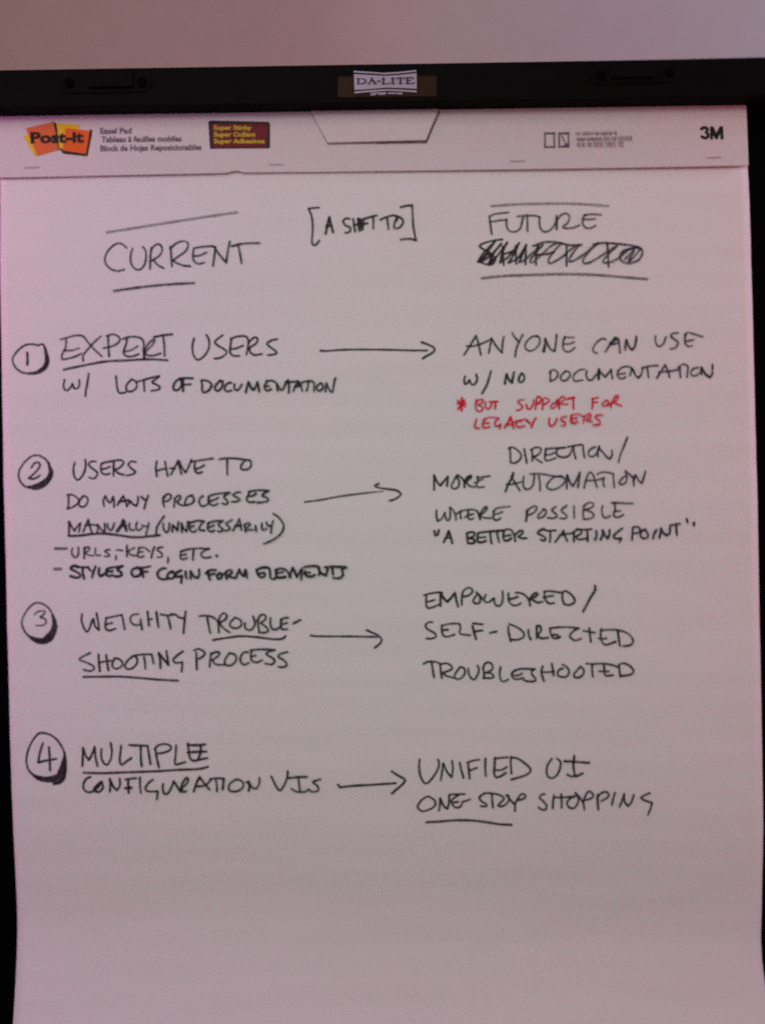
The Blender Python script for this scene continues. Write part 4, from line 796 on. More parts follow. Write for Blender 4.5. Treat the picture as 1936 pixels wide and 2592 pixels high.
(0.85,[(69.8,-6.1,1.89,0),(73.4,-4.4,1.89,0),(77,-3.4,1.89,0)]),
(0.9,[(80.7,-1,1.89,0),(82,-4.2,1.89,0),(83,-8.2,1.89,0)]),
(0.85,[(82.4,-4.2,1.89,0),(86.5,1.4,1.89,0),(88.6,2.8,1.89,0),(88.9,0.6,1.89,0),(85.6,-2.9,1.89,0),(82.7,-4.6,1.89,1),(86.3,-6.8,1.89,0),(92.7,-7.3,1.89,0)]),
(0.9,[(95.3,-0.9,1.89,0),(94.2,-4.8,1.89,0),(94.8,-8.1,1.89,0),(97.3,-9.2,1.89,0),(100.5,-7.5,1.89,0)]),
(0.8,[(94.2,-2,1.89,0),(97.2,0.8,1.89,0),(102.2,1.8,1.89,0),(108.6,2.3,1.89,0)]),
(0.8,[(94.9,-4.5,1.89,0),(98.5,-3.5,1.89,0),(102.1,-2.2,1.89,0)]),
(1,[(123.2,-1.2,2.27,0),(122.8,-5.9,2.27,0),(122.1,-10.5,2.27,0)]),
(0.85,[(122.5,-3,1.89,0),(125.8,0.5,1.89,0),(130.1,2.2,1.89,0),(131.5,0.4,1.89,0),(129.2,-3.1,1.89,0),(124.2,-5.5,1.89,0)]),
(0.8,[(137.9,-0.5,1.89,0),(134.2,-4,1.89,0),(132,-7.1,1.89,0),(133.4,-8.2,1.89,0),(137,-6.9,1.89,0),(139.2,-4.1,1.89,0),(138.9,-1.2,1.89,0),(136.5,-0.8,1.89,0)]),
(0.85,[(147.9,1.4,1.89,0),(145,-0.6,1.89,0),(144.3,-2.1,1.89,0),(147.1,-4.3,1.89,0),(148.5,-6.8,1.89,0),(145.6,-8.5,1.89,0),(140.6,-8,1.89,0)]),
(0.85,[(156.9,2,1.89,0),(153.2,-0.8,1.89,0),(152.5,-2.6,1.89,0),(155.6,-5.2,1.89,0),(157,-7.3,1.89,0),(155.2,-9.1,1.89,0),(150.9,-8.6,1.89,0)]),
(0.85,[(163.2,1.5,1.89,0),(163.1,-3.2,1.89,0),(163.2,-8.6,1.89,0)]),
(0.9,[(171.5,-0.2,1.89,0),(170.7,-5.5,1.89,0),(171.6,-9.8,1.89,0)]),
(0.8,[(171.2,0.9,1.89,0),(175.5,4,1.89,0),(179.4,3.6,1.89,0),(179.7,1.1,1.89,0),(176.1,-1,1.89,0),(171.8,-2,1.89,1),(176.8,-3.5,1.89,0),(179.9,-6.1,1.89,0),(178.8,-8.6,1.89,0),(174.5,-9.9,1.89,0),(170.9,-9.8,1.89,0)]),
(0.85,[(187.6,1.3,1.89,0),(186.8,-3,1.89,0),(187.8,-7.7,1.89,0),(190.2,-9.2,1.89,0),(193.8,-7.5,1.89,0)]),
(0.85,[(197.6,2.5,1.89,0),(198.3,-1.8,1.89,0),(196.7,-6.1,1.89,0),(198.1,-8.6,1.89,0),(201.7,-8.7,1.89,0),(205.3,-6.7,1.89,0)]),
(0.75,[(195.5,3.6,2.08,0),(202.7,3.2,2.08,0),(213.4,2.5,2.08,0)]),
(0.75,[(198.2,-4,1.89,0),(202.5,-3.4,1.89,0)])]),
('handwritten_line', [
(1,[(43.8,-17.3,2.27,0),(44.5,-21.2,2.27,0)]),
(1,[(47.8,-16.3,2.27,0),(46.5,-20.6,2.27,0)]),
(1,[(51.5,-27.1,2.27,0),(54.1,-22.2,2.27,0),(56,-17.6,2.27,1),(57.7,-23,2.27,0),(59,-28,2.27,0)]),
(1,[(52.6,-23.6,1.89,0),(58,-23,1.89,0)]),
(1,[(71.7,-19.7,2.17,0),(71.6,-24,2.17,0),(72.2,-28.3,2.17,0)]),
(1,[(71.3,-19.7,2.17,0),(75.3,-18.7,2.17,0),(78.1,-19.9,2.17,0),(77.3,-22.3,2.17,0),(73,-24,2.17,1),(76.6,-24.8,2.17,0),(78.3,-27,2.17,0),(76.5,-28.4,2.17,0),(72.5,-28.3,2.17,0)]),
(1,[(81,-20.3,2.17,0),(80.2,-24.2,2.17,0),(81.1,-27.4,2.17,0),(84.4,-27.7,2.17,0),(87.6,-26.5,2.17,0)]),
(1,[(80.6,-19.9,2.17,0),(86,-19,2.17,0),(98.2,-18.2,2.17,0),(103.9,-17.9,2.17,0)]),
(1,[(80.9,-23.8,1.89,0),(87.3,-23.3,1.89,0)]),
(1,[(91.3,-19.4,2.17,0),(91.6,-23.7,2.17,0),(92.2,-28.8,2.17,0)]),
(1,[(97.1,-18.9,2.17,0),(97.7,-23.2,2.17,0),(98.7,-27.8,2.17,0)]),
(1,[(102.8,-19,2.17,0),(102.3,-23.3,2.17,0),(103.3,-26.5,2.17,0),(106.6,-26.6,2.17,0),(109.1,-24.8,2.17,0)]),
(1,[(103.1,-22.9,1.89,0),(108.8,-22,1.89,0)]),
(1,[(104.6,-16.9,1.89,0),(108.9,-17.7,1.89,0),(111.3,-21.3,1.89,0),(112.6,-27.4,1.89,0)]),
(1,[(112.4,-22.1,1.89,0),(116,-18.9,1.89,0),(118.9,-18.6,1.89,0),(118.8,-20.8,1.89,0),(115.2,-23.6,1.89,1),(118,-25,1.89,0),(122.3,-25.1,1.89,0)]),
(0.9,[(137.5,-17.3,2.08,0),(133.2,-19,2.08,0),(131.7,-21.1,2.08,0),(135.2,-22.9,2.08,0),(138.4,-25.5,2.08,0),(137.3,-27.6,2.08,0),(134.1,-26.5,2.08,0)]),
(0.9,[(136.1,-17.6,1.89,0),(140.3,-19.1,1.89,0),(147.1,-18.9,1.89,0)]),
(1,[(142.5,-19.5,1.89,0),(142.4,-24.2,1.89,0),(141.9,-28.8,1.89,0)]),
(1,[(146.5,-28.9,1.89,0),(150.2,-24.4,1.89,0),(153.9,-19.4,1.89,0)]),
(1,[(153.5,-19.4,1.89,0),(154.9,-23.7,1.89,0),(156.9,-28.4,1.89,0)]),
(0.85,[(149.9,-23.6,1.89,0),(155.6,-22.3,1.89,0),(161.4,-21.4,1.89,0)]),
(1,[(162.8,-20.3,2.08,0),(162.4,-24.6,2.08,0),(162.5,-28.9,2.08,0)]),
(1,[(162.1,-21,1.89,0),(165,-19,1.89,0),(168.6,-19,1.89,0),(168.8,-21.9,1.89,0),(164.1,-24.7,1.89,1),(166.2,-26.9,1.89,0),(169.8,-26.9,1.89,0),(173.4,-26.3,1.89,0)]),
(0.9,[(165,-18.3,1.89,0),(171.4,-18.8,1.89,0),(177.9,-18.5,1.89,0)]),
(1,[(173.9,-19.2,2.27,0),(174.2,-24.2,2.27,0),(174.1,-28.5,2.27,0)]),
(1,[(181.4,-20.1,2.27,0),(182,-23.6,2.27,0),(180.5,-27.5,2.27,0)]),
(1,[(185.2,-27.6,2.27,0),(187,-23.8,2.27,0),(187.1,-19.8,2.27,1),(189.2,-24.5,2.27,0),(191.3,-26.7,2.27,1),(192.8,-23.2,2.27,0),(192.9,-19.6,2.27,0)]),
(1,[(204,-18.4,2.08,0),(199.2,-21.9,2.08,0),(196.3,-24.7,2.08,0),(197.7,-26.9,2.08,0),(202.7,-27,2.08,1),(201.2,-30.2,2.08,0)]),
(1,[(212.9,-17.9,2.08,0),(212.4,-22.9,2.08,0),(212,-28.6,2.08,0)]),
(1,[(212.9,-17.9,1.89,0),(216.5,-17.3,1.89,0),(219,-19.5,1.89,0),(217.8,-22.3,1.89,0),(212.8,-22.9,1.89,0)]),
(1,[(223.2,-19.6,2.08,0),(220,-21.6,2.08,0),(219.2,-25.2,2.08,0),(221.3,-27.4,2.08,0),(224.9,-26.8,2.08,0),(225.6,-23.9,2.08,0),(223.6,-20.3,2.08,0)]),
(1,[(232.9,-20.5,2.17,0),(230.7,-24,2.17,0),(229.9,-27.6,2.17,0)]),
(1,[(235.2,-27,2.17,0),(236.4,-22.7,2.17,0),(236.8,-19.2,2.17,1),(238.5,-22.8,2.17,0),(241.3,-25.3,2.17,1),(243.9,-23.6,2.17,0),(244.4,-18.6,2.17,0)]),
(0.9,[(244.4,-16.8,2.27,0),(253,-15.6,2.27,0)]),
(1,[(249.8,-16.6,2.27,0),(249.7,-20.9,2.27,0),(250.1,-25.2,2.27,0)]),
(1,[(258.8,-11.8,2.46,0),(259.3,-14.3,2.46,0)]),
(1,[(264.8,-15.2,2.65,0),(264.6,-17.3,2.65,0)])]),
('handwritten_line', [
(1,[(35.8,-72.7,1.89,0),(35.4,-77.9,1.89,0),(35.9,-81.9,1.89,0),(38.1,-82.9,1.89,0),(41.7,-82,1.89,0),(46.7,-80,1.89,0)]),
(0.9,[(33.7,-71.7,1.89,0),(38.3,-70.6,1.89,0),(45.7,-69.6,1.89,0),(49.4,-70,1.89,0)]),
(1,[(37,-77.3,1.89,0),(40,-76.8,1.89,0),(42.8,-75.9,1.89,0)]),
(1,[(47.6,-81.3,2.27,0),(47.7,-75.7,2.27,0),(48.1,-70.8,2.27,1),(50.5,-74.6,2.27,0),(53.5,-78,2.27,1),(57.2,-74.1,2.27,0),(60.1,-70.5,2.27,1),(61.2,-76.7,2.27,0),(62.5,-82.2,2.27,0)]),
(1,[(65.7,-80.7,1.89,0),(65.8,-75.5,1.89,0),(66.5,-70.7,1.89,0)]),
(0.95,[(66.5,-70.3,1.89,0),(69,-67.3,1.89,0),(72.1,-66.2,1.89,0),(74.9,-67.5,1.89,0),(74.8,-70.2,1.89,0),(71.4,-72.9,1.89,0),(67.1,-73.7,1.89,0)]),
(1,[(80,-71.6,1.89,0),(81.4,-75.3,1.89,0),(81,-78.9,1.89,0),(78.6,-80.1,1.89,0),(75.8,-78.8,1.89,0),(75.6,-77,1.89,0),(77.5,-74,1.89,0),(79.4,-71.2,1.89,0),(78.2,-70.3,1.89,0)]),
(1,[(80,-71.6,1.89,0),(83,-75.3,1.89,0),(86.3,-78.8,1.89,0),(89.6,-78.5,1.89,0),(92.4,-76.1,1.89,0),(93.4,-75.9,1.89,1),(93.9,-80.5,1.89,0),(96.3,-82.4,1.89,0),(98.7,-81.8,1.89,0),(100.7,-76.9,1.89,0),(100.6,-69.6,1.89,0)]),
(1,[(86.4,-72.3,1.89,0),(84.8,-76,1.89,0)]),
(1,[(105.7,-71.5,1.89,0),(105.6,-76.4,1.89,0),(106.8,-80.1,1.89,0),(109.8,-82.1,1.89,0),(113.5,-81.8,1.89,0),(115.9,-80.4,1.89,0)]),
(1,[(106.2,-76.8,1.89,0),(110.5,-75.9,1.89,0),(113.6,-74.8,1.89,0)]),
(1,[(111.9,-71.4,1.89,0),(115.5,-71.5,1.89,0),(119.8,-73.7,1.89,0),(122.7,-77.4,1.89,0),(123.9,-82.7,1.89,0)]),
(1,[(123.7,-82.4,2.08,0),(123.5,-77.5,2.08,1),(126.6,-73.2,2.08,0),(129.7,-71.8,2.08,0),(130.6,-73,2.08,0),(128.4,-75.1,2.08,0),(124.7,-77.2,2.08,0)]),
(1,[(126.5,-78.1,1.89,0),(130.2,-80.1,1.89,0),(134.5,-79.5,1.89,0)]),
(1,[(136.5,-71,1.89,0),(136.4,-75.3,1.89,0),(138.1,-79.6,1.89,0),(141.2,-81.2,1.89,0),(144.5,-80.7,1.89,0)]),
(0.9,[(135.9,-71,1.89,1),(139,-70.5,1.89,0),(145.1,-71.2,1.89,0),(150.6,-72.3,1.89,0)]),
(0.9,[(135.2,-75.9,1.89,0),(139.5,-75.1,1.89,0),(143.8,-74.5,1.89,0)]),
(1,[(151.8,-72.6,2.08,0),(151.4,-76.9,2.08,0),(152.8,-81.8,2.08,0)]),
(1,[(151.2,-72,1.89,0),(154.3,-70.8,1.89,0),(158.5,-73.4,1.89,0),(161.8,-77.7,1.89,0),(161.4,-80.8,1.89,0),(157.1,-82.8,1.89,0),(152.8,-81.8,1.89,0)]),
(1,[(179.5,-66.8,2.27,0),(179.4,-70.8,2.27,0),(175.6,-76.8,2.27,0),(171.8,-83.5,2.27,0),(168.9,-88.6,2.27,0)])]),
('handwritten_line', [
(1,[(40.5,-95.2,1.89,0),(37.8,-94.8,1.89,0),(34.7,-96.9,1.89,0),(35.2,-100,1.89,0),(38.8,-102.5,1.89,0),(42.8,-105,1.89,0),(43,-107.5,1.89,0),(39.9,-109,1.89,0),(35.3,-108.9,1.89,0)]),
(1,[(48.4,-97.8,1.89,0),(48.3,-102.7,1.89,0),(49.2,-106.1,1.89,0),(51.6,-107.7,1.89,0),(55.3,-107.2,1.89,0),(59,-106,1.89,0)]),
(0.9,[(48.1,-98.4,1.89,1),(53.1,-97,1.89,0),(59.8,-96.5,1.89,0),(63.5,-96.9,1.89,1),(64.3,-100.6,1.89,0),(63.3,-104.3,1.89,0),(65.1,-105.9,1.89,0),(72.4,-106.9,1.89,0)]),
(1,[(49,-102.1,1.89,0),(53.6,-101.6,1.89,0)]),
(1,[(74.5,-99,2.27,0),(75.6,-104,2.27,0),(77.3,-110.4,2.27,0)]),
(1,[(75.1,-96.6,2.08,0),(79.4,-97.3,2.08,0),(83.1,-97.7,2.08,0)]),
(1,[(76.2,-103.7,2.08,0),(82.9,-102.9,2.08,0)]),
(1,[(89,-105.2,2.08,0),(94.9,-104.1,2.08,0)]),
(1,[(104.8,-100.3,2.08,0),(105.3,-105.9,2.08,0),(106.6,-112.6,2.08,0)]),
(1,[(105.7,-97.9,1.89,0),(111.2,-100.2,1.89,0),(116,-103.6,1.89,0),(118.4,-107.1,1.89,0),(117.1,-109.8,1.89,0),(112.8,-111.5,1.89,0),(107.3,-111.4,1.89,0)]),
(1,[(121.9,-103.2,2.08,0),(122.1,-107.5,2.08,0),(123.8,-111.5,2.08,0)]),
(1,[(129.1,-100.3,2.08,0),(129,-105.8,2.08,0),(128.9,-110.7,2.08,0)]),
(1,[(129.1,-100.9,2.08,0),(130.9,-99.7,2.08,0),(132.7,-101.6,2.08,0),(132.4,-104.6,2.08,0),(129.5,-108.2,2.08,1),(133.1,-110.8,2.08,0),(138.7,-110.3,2.08,0)]),
(1,[(140.4,-103,1.89,0),(140.9,-107.3,1.89,0),(142.9,-110.7,1.89,0),(146,-111.1,1.89,0),(149.1,-109.9,1.89,0)]),
(0.9,[(140.1,-102.4,1.89,1),(147.4,-101.6,1.89,0),(156.6,-101.8,1.89,0),(164.9,-102.9,1.89,1),(160.2,-105.3,1.89,0),(157.1,-108.9,1.89,0),(158.3,-111.3,1.89,0),(161.9,-113.3,1.89,0),(166.5,-111.8,1.89,0)]),
(0.8,[(142.4,-108.2,2.46,0),(146.1,-108,2.46,0),(147.3,-109.6,2.46,0)]),
(0.9,[(168.8,-105.1,1.89,0),(173.7,-106.2,1.89,0),(178.6,-106.9,1.89,0)]),
(1,[(173.8,-103.1,2.08,0),(174.3,-108.6,2.08,0),(175,-114.8,2.08,0)]),
(1,[(183.9,-104,1.89,0),(183.4,-109.5,1.89,0),(184.5,-115,1.89,0),(187.5,-117.5,1.89,0),(191.8,-116.4,1.89,0),(196.2,-115,1.89,0)]),
(0.85,[(183.5,-105.2,1.89,0),(189,-104.7,1.89,0),(197.6,-104.9,1.89,0)]),
(0.85,[(181.5,-111.9,2.08,0),(184.6,-112.2,2.08,0),(188.3,-112,2.08,0)]),
(1,[(197.9,-105.5,2.08,0),(198.7,-111.6,2.08,0),(199.5,-118.7,2.08,0)]),
(0.9,[(197.6,-105.2,1.89,0),(202.5,-106.2,1.89,0),(207.9,-109.4,1.89,0),(210.9,-113.8,1.89,0),(210.2,-116.8,1.89,0),(207.1,-118.6,1.89,0),(201.9,-118.8,1.89,0)])]),
('handwritten_line', [
(1,[(32.1,-130.5,1.89,0),(35.8,-128.8,1.89,0),(41.9,-128.9,1.89,0),(46.2,-130.6,1.89,0)]),
(1,[(46.8,-131.2,1.89,0),(51.1,-130.4,1.89,0),(55.3,-132.3,1.89,0),(56.5,-134.8,1.89,0),(54,-136.6,1.89,0),(48.4,-138.3,1.89,0)]),
(1,[(39.1,-130.1,2.08,0),(39.9,-136.2,2.08,0),(40.7,-142.1,2.08,0)]),
(1,[(46.2,-130.9,2.08,0),(46.6,-137,2.08,0),(47.4,-142.8,2.08,0)]),
(1,[(48.4,-138.9,1.89,0),(52,-141.4,1.89,0),(58.1,-143.1,1.89,0)]),
(1,[(63.3,-133.7,1.89,0),(59.5,-138.5,1.89,0),(58.1,-142.5,1.89,0),(60,-144,1.89,0),(63.6,-143.5,1.89,0),(66.8,-139.9,1.89,0),(67.2,-136.2,1.89,0),(65.1,-134.1,1.89,0),(62.9,-134,1.89,0)]),
(1,[(70,-135.1,1.89,0),(70.5,-140,1.89,0),(72.8,-144,1.89,0),(75.3,-144.7,1.89,0),(77.8,-140.8,1.89,0),(79.1,-136.5,1.89,0),(78,-132.8,1.89,0)]),
(1,[(82.8,-134.8,2.08,0),(83.3,-139.7,2.08,0),(83.6,-143.7,2.08,0)]),
(1,[(82.5,-135.4,1.89,0),(84.8,-131.1,1.89,0),(88.4,-130.6,1.89,0),(90.8,-133.1,1.89,0),(90.1,-136.8,1.89,0),(85.2,-139.1,1.89,1),(89.5,-139.8,1.89,0),(91.8,-142.9,1.89,0),(88.8,-143.8,1.89,0),(82.6,-143.6,1.89,0)]),
(1,[(97.6,-134.5,1.89,0),(96.8,-139.4,1.89,0),(97.3,-144.9,1.89,0),(99.7,-147.1,1.89,0),(104,-145.4,1.89,0)]),
(1,[(108.5,-138.4,1.89,0),(106.9,-141.4,1.89,0),(108.4,-144.5,1.89,0),(112,-145.2,1.89,0),(116.9,-144.1,1.89,0)]),
(0.9,[(107.2,-139.9,1.89,0),(110.4,-137.5,1.89,0),(116.5,-136.4,1.89,0),(125.7,-137,1.89,0)]),
(0.9,[(108.4,-142.1,1.89,0),(112.7,-141.9,1.89,0),(115.8,-140.4,1.89,0)]),
(1,[(117.2,-136.5,1.89,0),(122.7,-136.6,1.89,0),(126.7,-137,1.89,1),(123.9,-138.8,1.89,0),(124.5,-141.8,1.89,0),(127.4,-145.6,1.89,0),(125.6,-147.4,1.89,0),(118.8,-146.9,1.89,0),(117,-145.6,1.89,0)]),
(1,[(133.5,-134.7,2.08,0),(132.2,-138.9,2.08,0),(133,-143.3,2.08,0),(134.2,-147.3,2.08,0)]),
(1,[(141.2,-132.4,2.08,0),(142,-137.3,2.08,0),(142.5,-142.5,2.08,0)]),
(0.9,[(132.5,-139.6,1.89,0),(138,-139.7,1.89,0),(142.9,-139.2,1.89,0)]),
(1,[(150.4,-133.5,1.89,0),(154,-135.8,1.89,0),(155.8,-139.5,1.89,0),(154.5,-143.1,1.89,0),(150.8,-144.3,1.89,0),(146.5,-142.9,1.89,0),(146,-139.9,1.89,0),(148.5,-137.2,1.89,0),(150.9,-136.9,1.89,0)]),
(1,[(165.7,-135.4,1.89,0),(161.9,-139.6,1.89,0),(159.7,-142.6,1.89,0),(161.2,-144.8,1.89,0),(164.9,-144.6,1.89,0),(168,-141.6,1.89,0),(168.1,-137.9,1.89,0),(165.7,-135.4,1.89,0)]),
(0.9,[(170.6,-133.1,1.89,0),(176.1,-133.5,1.89,0),(185.3,-133.4,1.89,0),(192.7,-134.8,1.89,0),(197.5,-136.7,1.89,0)]),
(1,[(175.5,-134.1,2.08,0),(175.4,-138.7,2.08,0),(175.9,-144.2,2.08,0)]),
(1,[(185.6,-134.3,2.08,0),(185.8,-138.9,2.08,0),(185.8,-142,2.08,0),(187.5,-143.9,2.08,0),(193.1,-143.4,2.08,0)]),
(0.9,[(180.9,-139.7,1.89,0),(185.8,-140.2,1.89,0),(189.5,-140.2,1.89,0)]),
(1,[(198.2,-135.5,2.08,0),(198.7,-139.8,2.08,0),(199.2,-144.8,2.08,0)]),
(1,[(197.9,-134.9,1.89,0),(201.3,-133.5,1.89,0),(206.1,-134.8,1.89,0),(210.3,-138.9,1.89,0),(210.3,-141.9,1.89,0),(206.5,-143.7,1.89,0),(200.4,-144.2,1.89,0)])]),
('numbered_circle', [
(0.75,[(-282.4,-83.4,1.89,0),(-285.5,-77.2,1.89,0),(-290.3,-72.6,1.89,0),(-296,-70.8,1.89,0),(-300.9,-72.7,1.89,0),(-306,-78.4,1.89,0),(-309.4,-85.6,1.89,0),(-309.1,-90.5,1.89,0),(-306.4,-96.3,1.89,0),(-303.2,-99.7,2.46,0)]),
(1,[(-283.6,-81.3,1.89,0),(-282.1,-86.3,3.78,0),(-281.8,-91.2,5.67,0),(-283.3,-96,6.05,0),(-286.9,-100.8,6.8,0),(-291.8,-103.6,6.05,0),(-297.5,-102.7,5.29,0),(-303.2,-99.7,2.27,0)]),
(0.65,[(-298.7,-80.6,1.89,0),(-295.4,-78.2,1.89,0),(-290.4,-77.9,1.89,0),(-290.1,-79.9,1.89,0),(-293.8,-83.1,1.89,1),(-289.8,-84.8,1.89,0),(-289,-87.7,1.89,0),(-291.5,-90.1,1.89,0),(-297.3,-90,1.89,0)])]),
('handwritten_line', [
(1,[(-258.2,-81.1,1.89,0),(-258.8,-86.8,1.89,0),(-256.9,-93.4,1.89,0),(-254.1,-96.7,1.89,0),(-251.5,-91.8,1.89,0),(-249.8,-87,1.89,0),(-248.5,-85.8,1.89,1),(-247.4,-91.9,1.89,0),(-244.3,-95.3,1.89,1),(-244.5,-89.6,1.89,0),(-246,-80.9,1.89,0)]),
(1,[(-237.5,-84.8,1.89,0),(-238.8,-90.5,1.89,0),(-238.1,-94.6,1.89,0),(-235.3,-95.9,1.89,0),(-229.9,-94.4,1.89,0)]),
(0.9,[(-237.9,-85.2,1.89,1),(-230.1,-83.8,1.89,0),(-224.4,-82.7,1.89,1),(-223.3,-88.4,1.89,0),(-222.2,-95.4,1.89,0)]),
(1,[(-237.6,-90.5,1.89,0),(-232.7,-89.4,1.89,0)]),
(0.85,[(-210.1,-82.4,1.89,0),(-215,-82.9,1.89,0),(-217.3,-86.5,1.89,0),(-215.9,-90.2,1.89,0),(-212.3,-91.9,1.89,0),(-209.4,-91.2,1.89,0)]),
(1,[(-208.5,-87.1,2.08,0),(-207.5,-95.7,2.08,0)]),
(1,[(-202.4,-80.3,2.08,0),(-202,-85.6,2.08,0),(-201.3,-92.2,2.08,0)]),
(1,[(-194.9,-80.9,2.08,0),(-194.2,-87.4,2.08,0),(-193.4,-94,2.08,0)]),
(1,[(-201.6,-86.9,1.89,0),(-198.7,-86.9,1.89,0)]),
(1,[(-191.3,-83,1.89,0),(-185.2,-84,1.89,0),(-181.1,-82.8,1.89,0)]),
(1,[(-185.2,-84.4,1.89,0),(-184.1,-89.3,1.89,0),(-183,-95.4,1.89,0)]),
(1,[(-182.8,-84,1.89,0),(-178.7,-83.3,1.89,0),(-175.9,-85.9,1.89,0),(-171.5,-86.8,1.89,0)]),
(1,[(-169.7,-80.9,2.08,0),(-170.8,-87.9,2.08,0),(-172.1,-99.6,2.08,0)]),
(0.95,[(-158.6,-85.2,1.89,0),(-152.3,-85,1.89,0),(-147.2,-86.2,1.89,0),(-143.6,-88.9,1.89,0),(-142.2,-92.2,1.89,0),(-142,-99.6,1.89,0)]),
(1,[(-151.6,-86.1,1.89,0),(-150.6,-92.8,1.89,0),(-149.3,-100.2,1.89,0)]),
(1,[(-142.1,-89.7,1.89,0),(-139.8,-84.9,1.89,0),(-136.8,-83.2,1.89,0),(-134.7,-85.4,1.89,0),(-136.2,-88.7,1.89,0),(-141.4,-91.1,1.89,1),(-138.6,-95.3,1.89,0),(-132.8,-99.8,1.89,0)]),
(1,[(-128.1,-87.4,1.89,0),(-131.8,-91,1.89,0),(-132.3,-93.9,1.89,0),(-129,-96.2,1.89,0),(-124.6,-95.6,1.89,0),(-122.3,-92.7,1.89,0),(-123.7,-89,1.89,0),(-128.1,-87,1.89,0)]),
(1,[(-119.4,-92,1.89,0),(-119.5,-95.7,1.89,0),(-117.3,-97.9,1.89,0),(-113.6,-97.3,1.89,0),(-110.9,-92.9,1.89,0),(-112.3,-86.3,1.89,0)]),
(1,[(-108.3,-90.1,1.89,0),(-108,-95.2,1.89,0),(-107.4,-100.4,1.89,0)]),
(1,[(-109,-90.8,1.89,0),(-106,-85.7,1.89,0),(-102.3,-85.4,1.89,0),(-101.6,-88.7,1.89,0),(-106.1,-92.3,1.89,1),(-101.1,-96.1,1.89,0),(-99.7,-99.1,1.89,0),(-103.4,-100.6,1.89,0),(-107.8,-100.2,1.89,0)]),
(1,[(-97.6,-88.1,1.89,0),(-97.7,-94,1.89,0),(-96,-97.7,1.89,0),(-92.3,-97.8,1.89,0),(-89.3,-95.6,1.89,0)]),
(1,[(-88.4,-89.4,2.17,0),(-88.9,-94.2,2.17,0),(-87.9,-97.9,2.17,0),(-83.5,-98,2.17,0)]),
(1,[(-88.4,-89.8,2.08,1),(-85.5,-88.4,2.08,0),(-82.5,-88.1,2.08,0)]),
(1,[(-88.5,-93.8,1.89,0),(-83.3,-92.5,1.89,0)]),
(1,[(-78.2,-93.3,2.08,0),(-71.9,-90.1,2.08,0)])]),
('underline', [
(1,[(-147.3,-106.1,2.08,0),(-135.8,-104.5,2.08,0),(-123.3,-103.3,2.08,0),(-110.1,-104.4,2.08,0),(-95.4,-106.5,2.08,0),(-88.1,-106.3,2.08,0),(-85.1,-104.2,2.08,0)])]),
('handwritten_line', [
(0.85,[(-252.1,-114.7,1.89,0),(-258.7,-117.8,1.89,0),(-261.6,-120.2,1.89,0),(-255.5,-122.8,1.89,0),(-249.9,-125.8,1.89,0),(-249.1,-128.3,1.89,0),(-252.4,-130.2,1.89,0),(-258.1,-128.9,1.89,0)]),
(1,[(-245.1,-116.1,2.08,0),(-244.9,-123,2.08,0),(-244.2,-130.4,2.08,0)]),
(1,[(-238.6,-116.7,2.08,0),(-237.9,-123.2,2.08,0),(-236.9,-129.8,2.08,0)]),
(1,[(-244.9,-123,1.89,0),(-234.2,-121.7,1.89,0)]),
(1,[(-231.8,-120.9,1.89,0),(-233.5,-124.1,1.89,0),(-233.1,-127.4,1.89,0),(-229.5,-128.7,1.89,0),(-225.4,-126.4,1.89,0),(-225.3,-122.7,1.89,0),(-228.9,-120,1.89,0),(-231.7,-119.7,1.89,0)]),
(1,[(-215.4,-118,1.89,0),(-220.3,-122,1.89,0),(-222.9,-126,1.89,0),(-221.3,-128.9,1.89,0),(-217.2,-129,1.89,0),(-213.1,-125.4,1.89,0),(-212.2,-121.3,1.89,0),(-214.5,-118,1.89,0),(-217.8,-119.6,1.89,0)]),
(1,[(-213.7,-117.6,1.89,0),(-206.3,-117,1.89,0),(-199.8,-117.1,1.89,1),(-199.1,-120.8,1.89,0),(-198.4,-124.9,1.89,0)]),
(1,[(-206.4,-119,1.89,0),(-205.7,-123.9,1.89,0),(-205.4,-129.3,1.89,0)]),
(1,[(-192.7,-129.1,2.17,0),(-192.6,-122.6,2.17,0),(-193.7,-116,2.17,1),(-189.3,-121.9,2.17,0),(-185.7,-126.4,2.17,1),(-186.4,-120.3,2.17,0),(-187.1,-114.6,2.17,0)]),
(1,[(-172.8,-115.1,1.89,0),(-178.1,-118.6,1.89,0),(-181.5,-122.2,1.89,0),(-179,-124.9,1.89,0),(-173.8,-124.2,1.89,1),(-173.9,-128.3,1.89,0),(-174.6,-132.3,1.89,0)]),
(1,[(-161.5,-116.1,2.08,0),(-161.6,-123.4,2.08,0),(-161.4,-130.8,2.08,0)]),
(1,[(-163.6,-114.5,1.89,0),(-159.6,-113.2,1.89,0),(-154.5,-116.2,1.89,0),(-155.3,-119.1,1.89,0),(-159.8,-122,1.89,0)]),
(1,[(-149,-117.1,1.89,0),(-149.9,-122.9,1.89,0),(-150.5,-128.8,1.89,0)]),
(1,[(-149.4,-118.5,1.89,0),(-145.7,-116.4,1.89,0),(-142,-116.5,1.89,0),(-142.8,-119.4,1.89,0),(-148,-123,1.89,1),(-145.2,-126.7,1.89,0),(-137.1,-127.3,1.89,0)]),
(1,[(-133.2,-117.4,1.89,0),(-137,-122.5,1.89,0),(-137.1,-126.9,1.89,0),(-133.4,-128.1,1.89,0),(-129,-125.6,1.89,0),(-127.4,-121.2,1.89,0),(-129.5,-118.3,1.89,0),(-133.6,-117.4,1.89,0)]),
(1,[(-117,-117.1,1.89,0),(-120.7,-117,1.89,0),(-123.7,-120.6,1.89,0),(-123.8,-125,1.89,0),(-120.9,-127.6,1.89,0),(-116.8,-125.9,1.89,0)]),
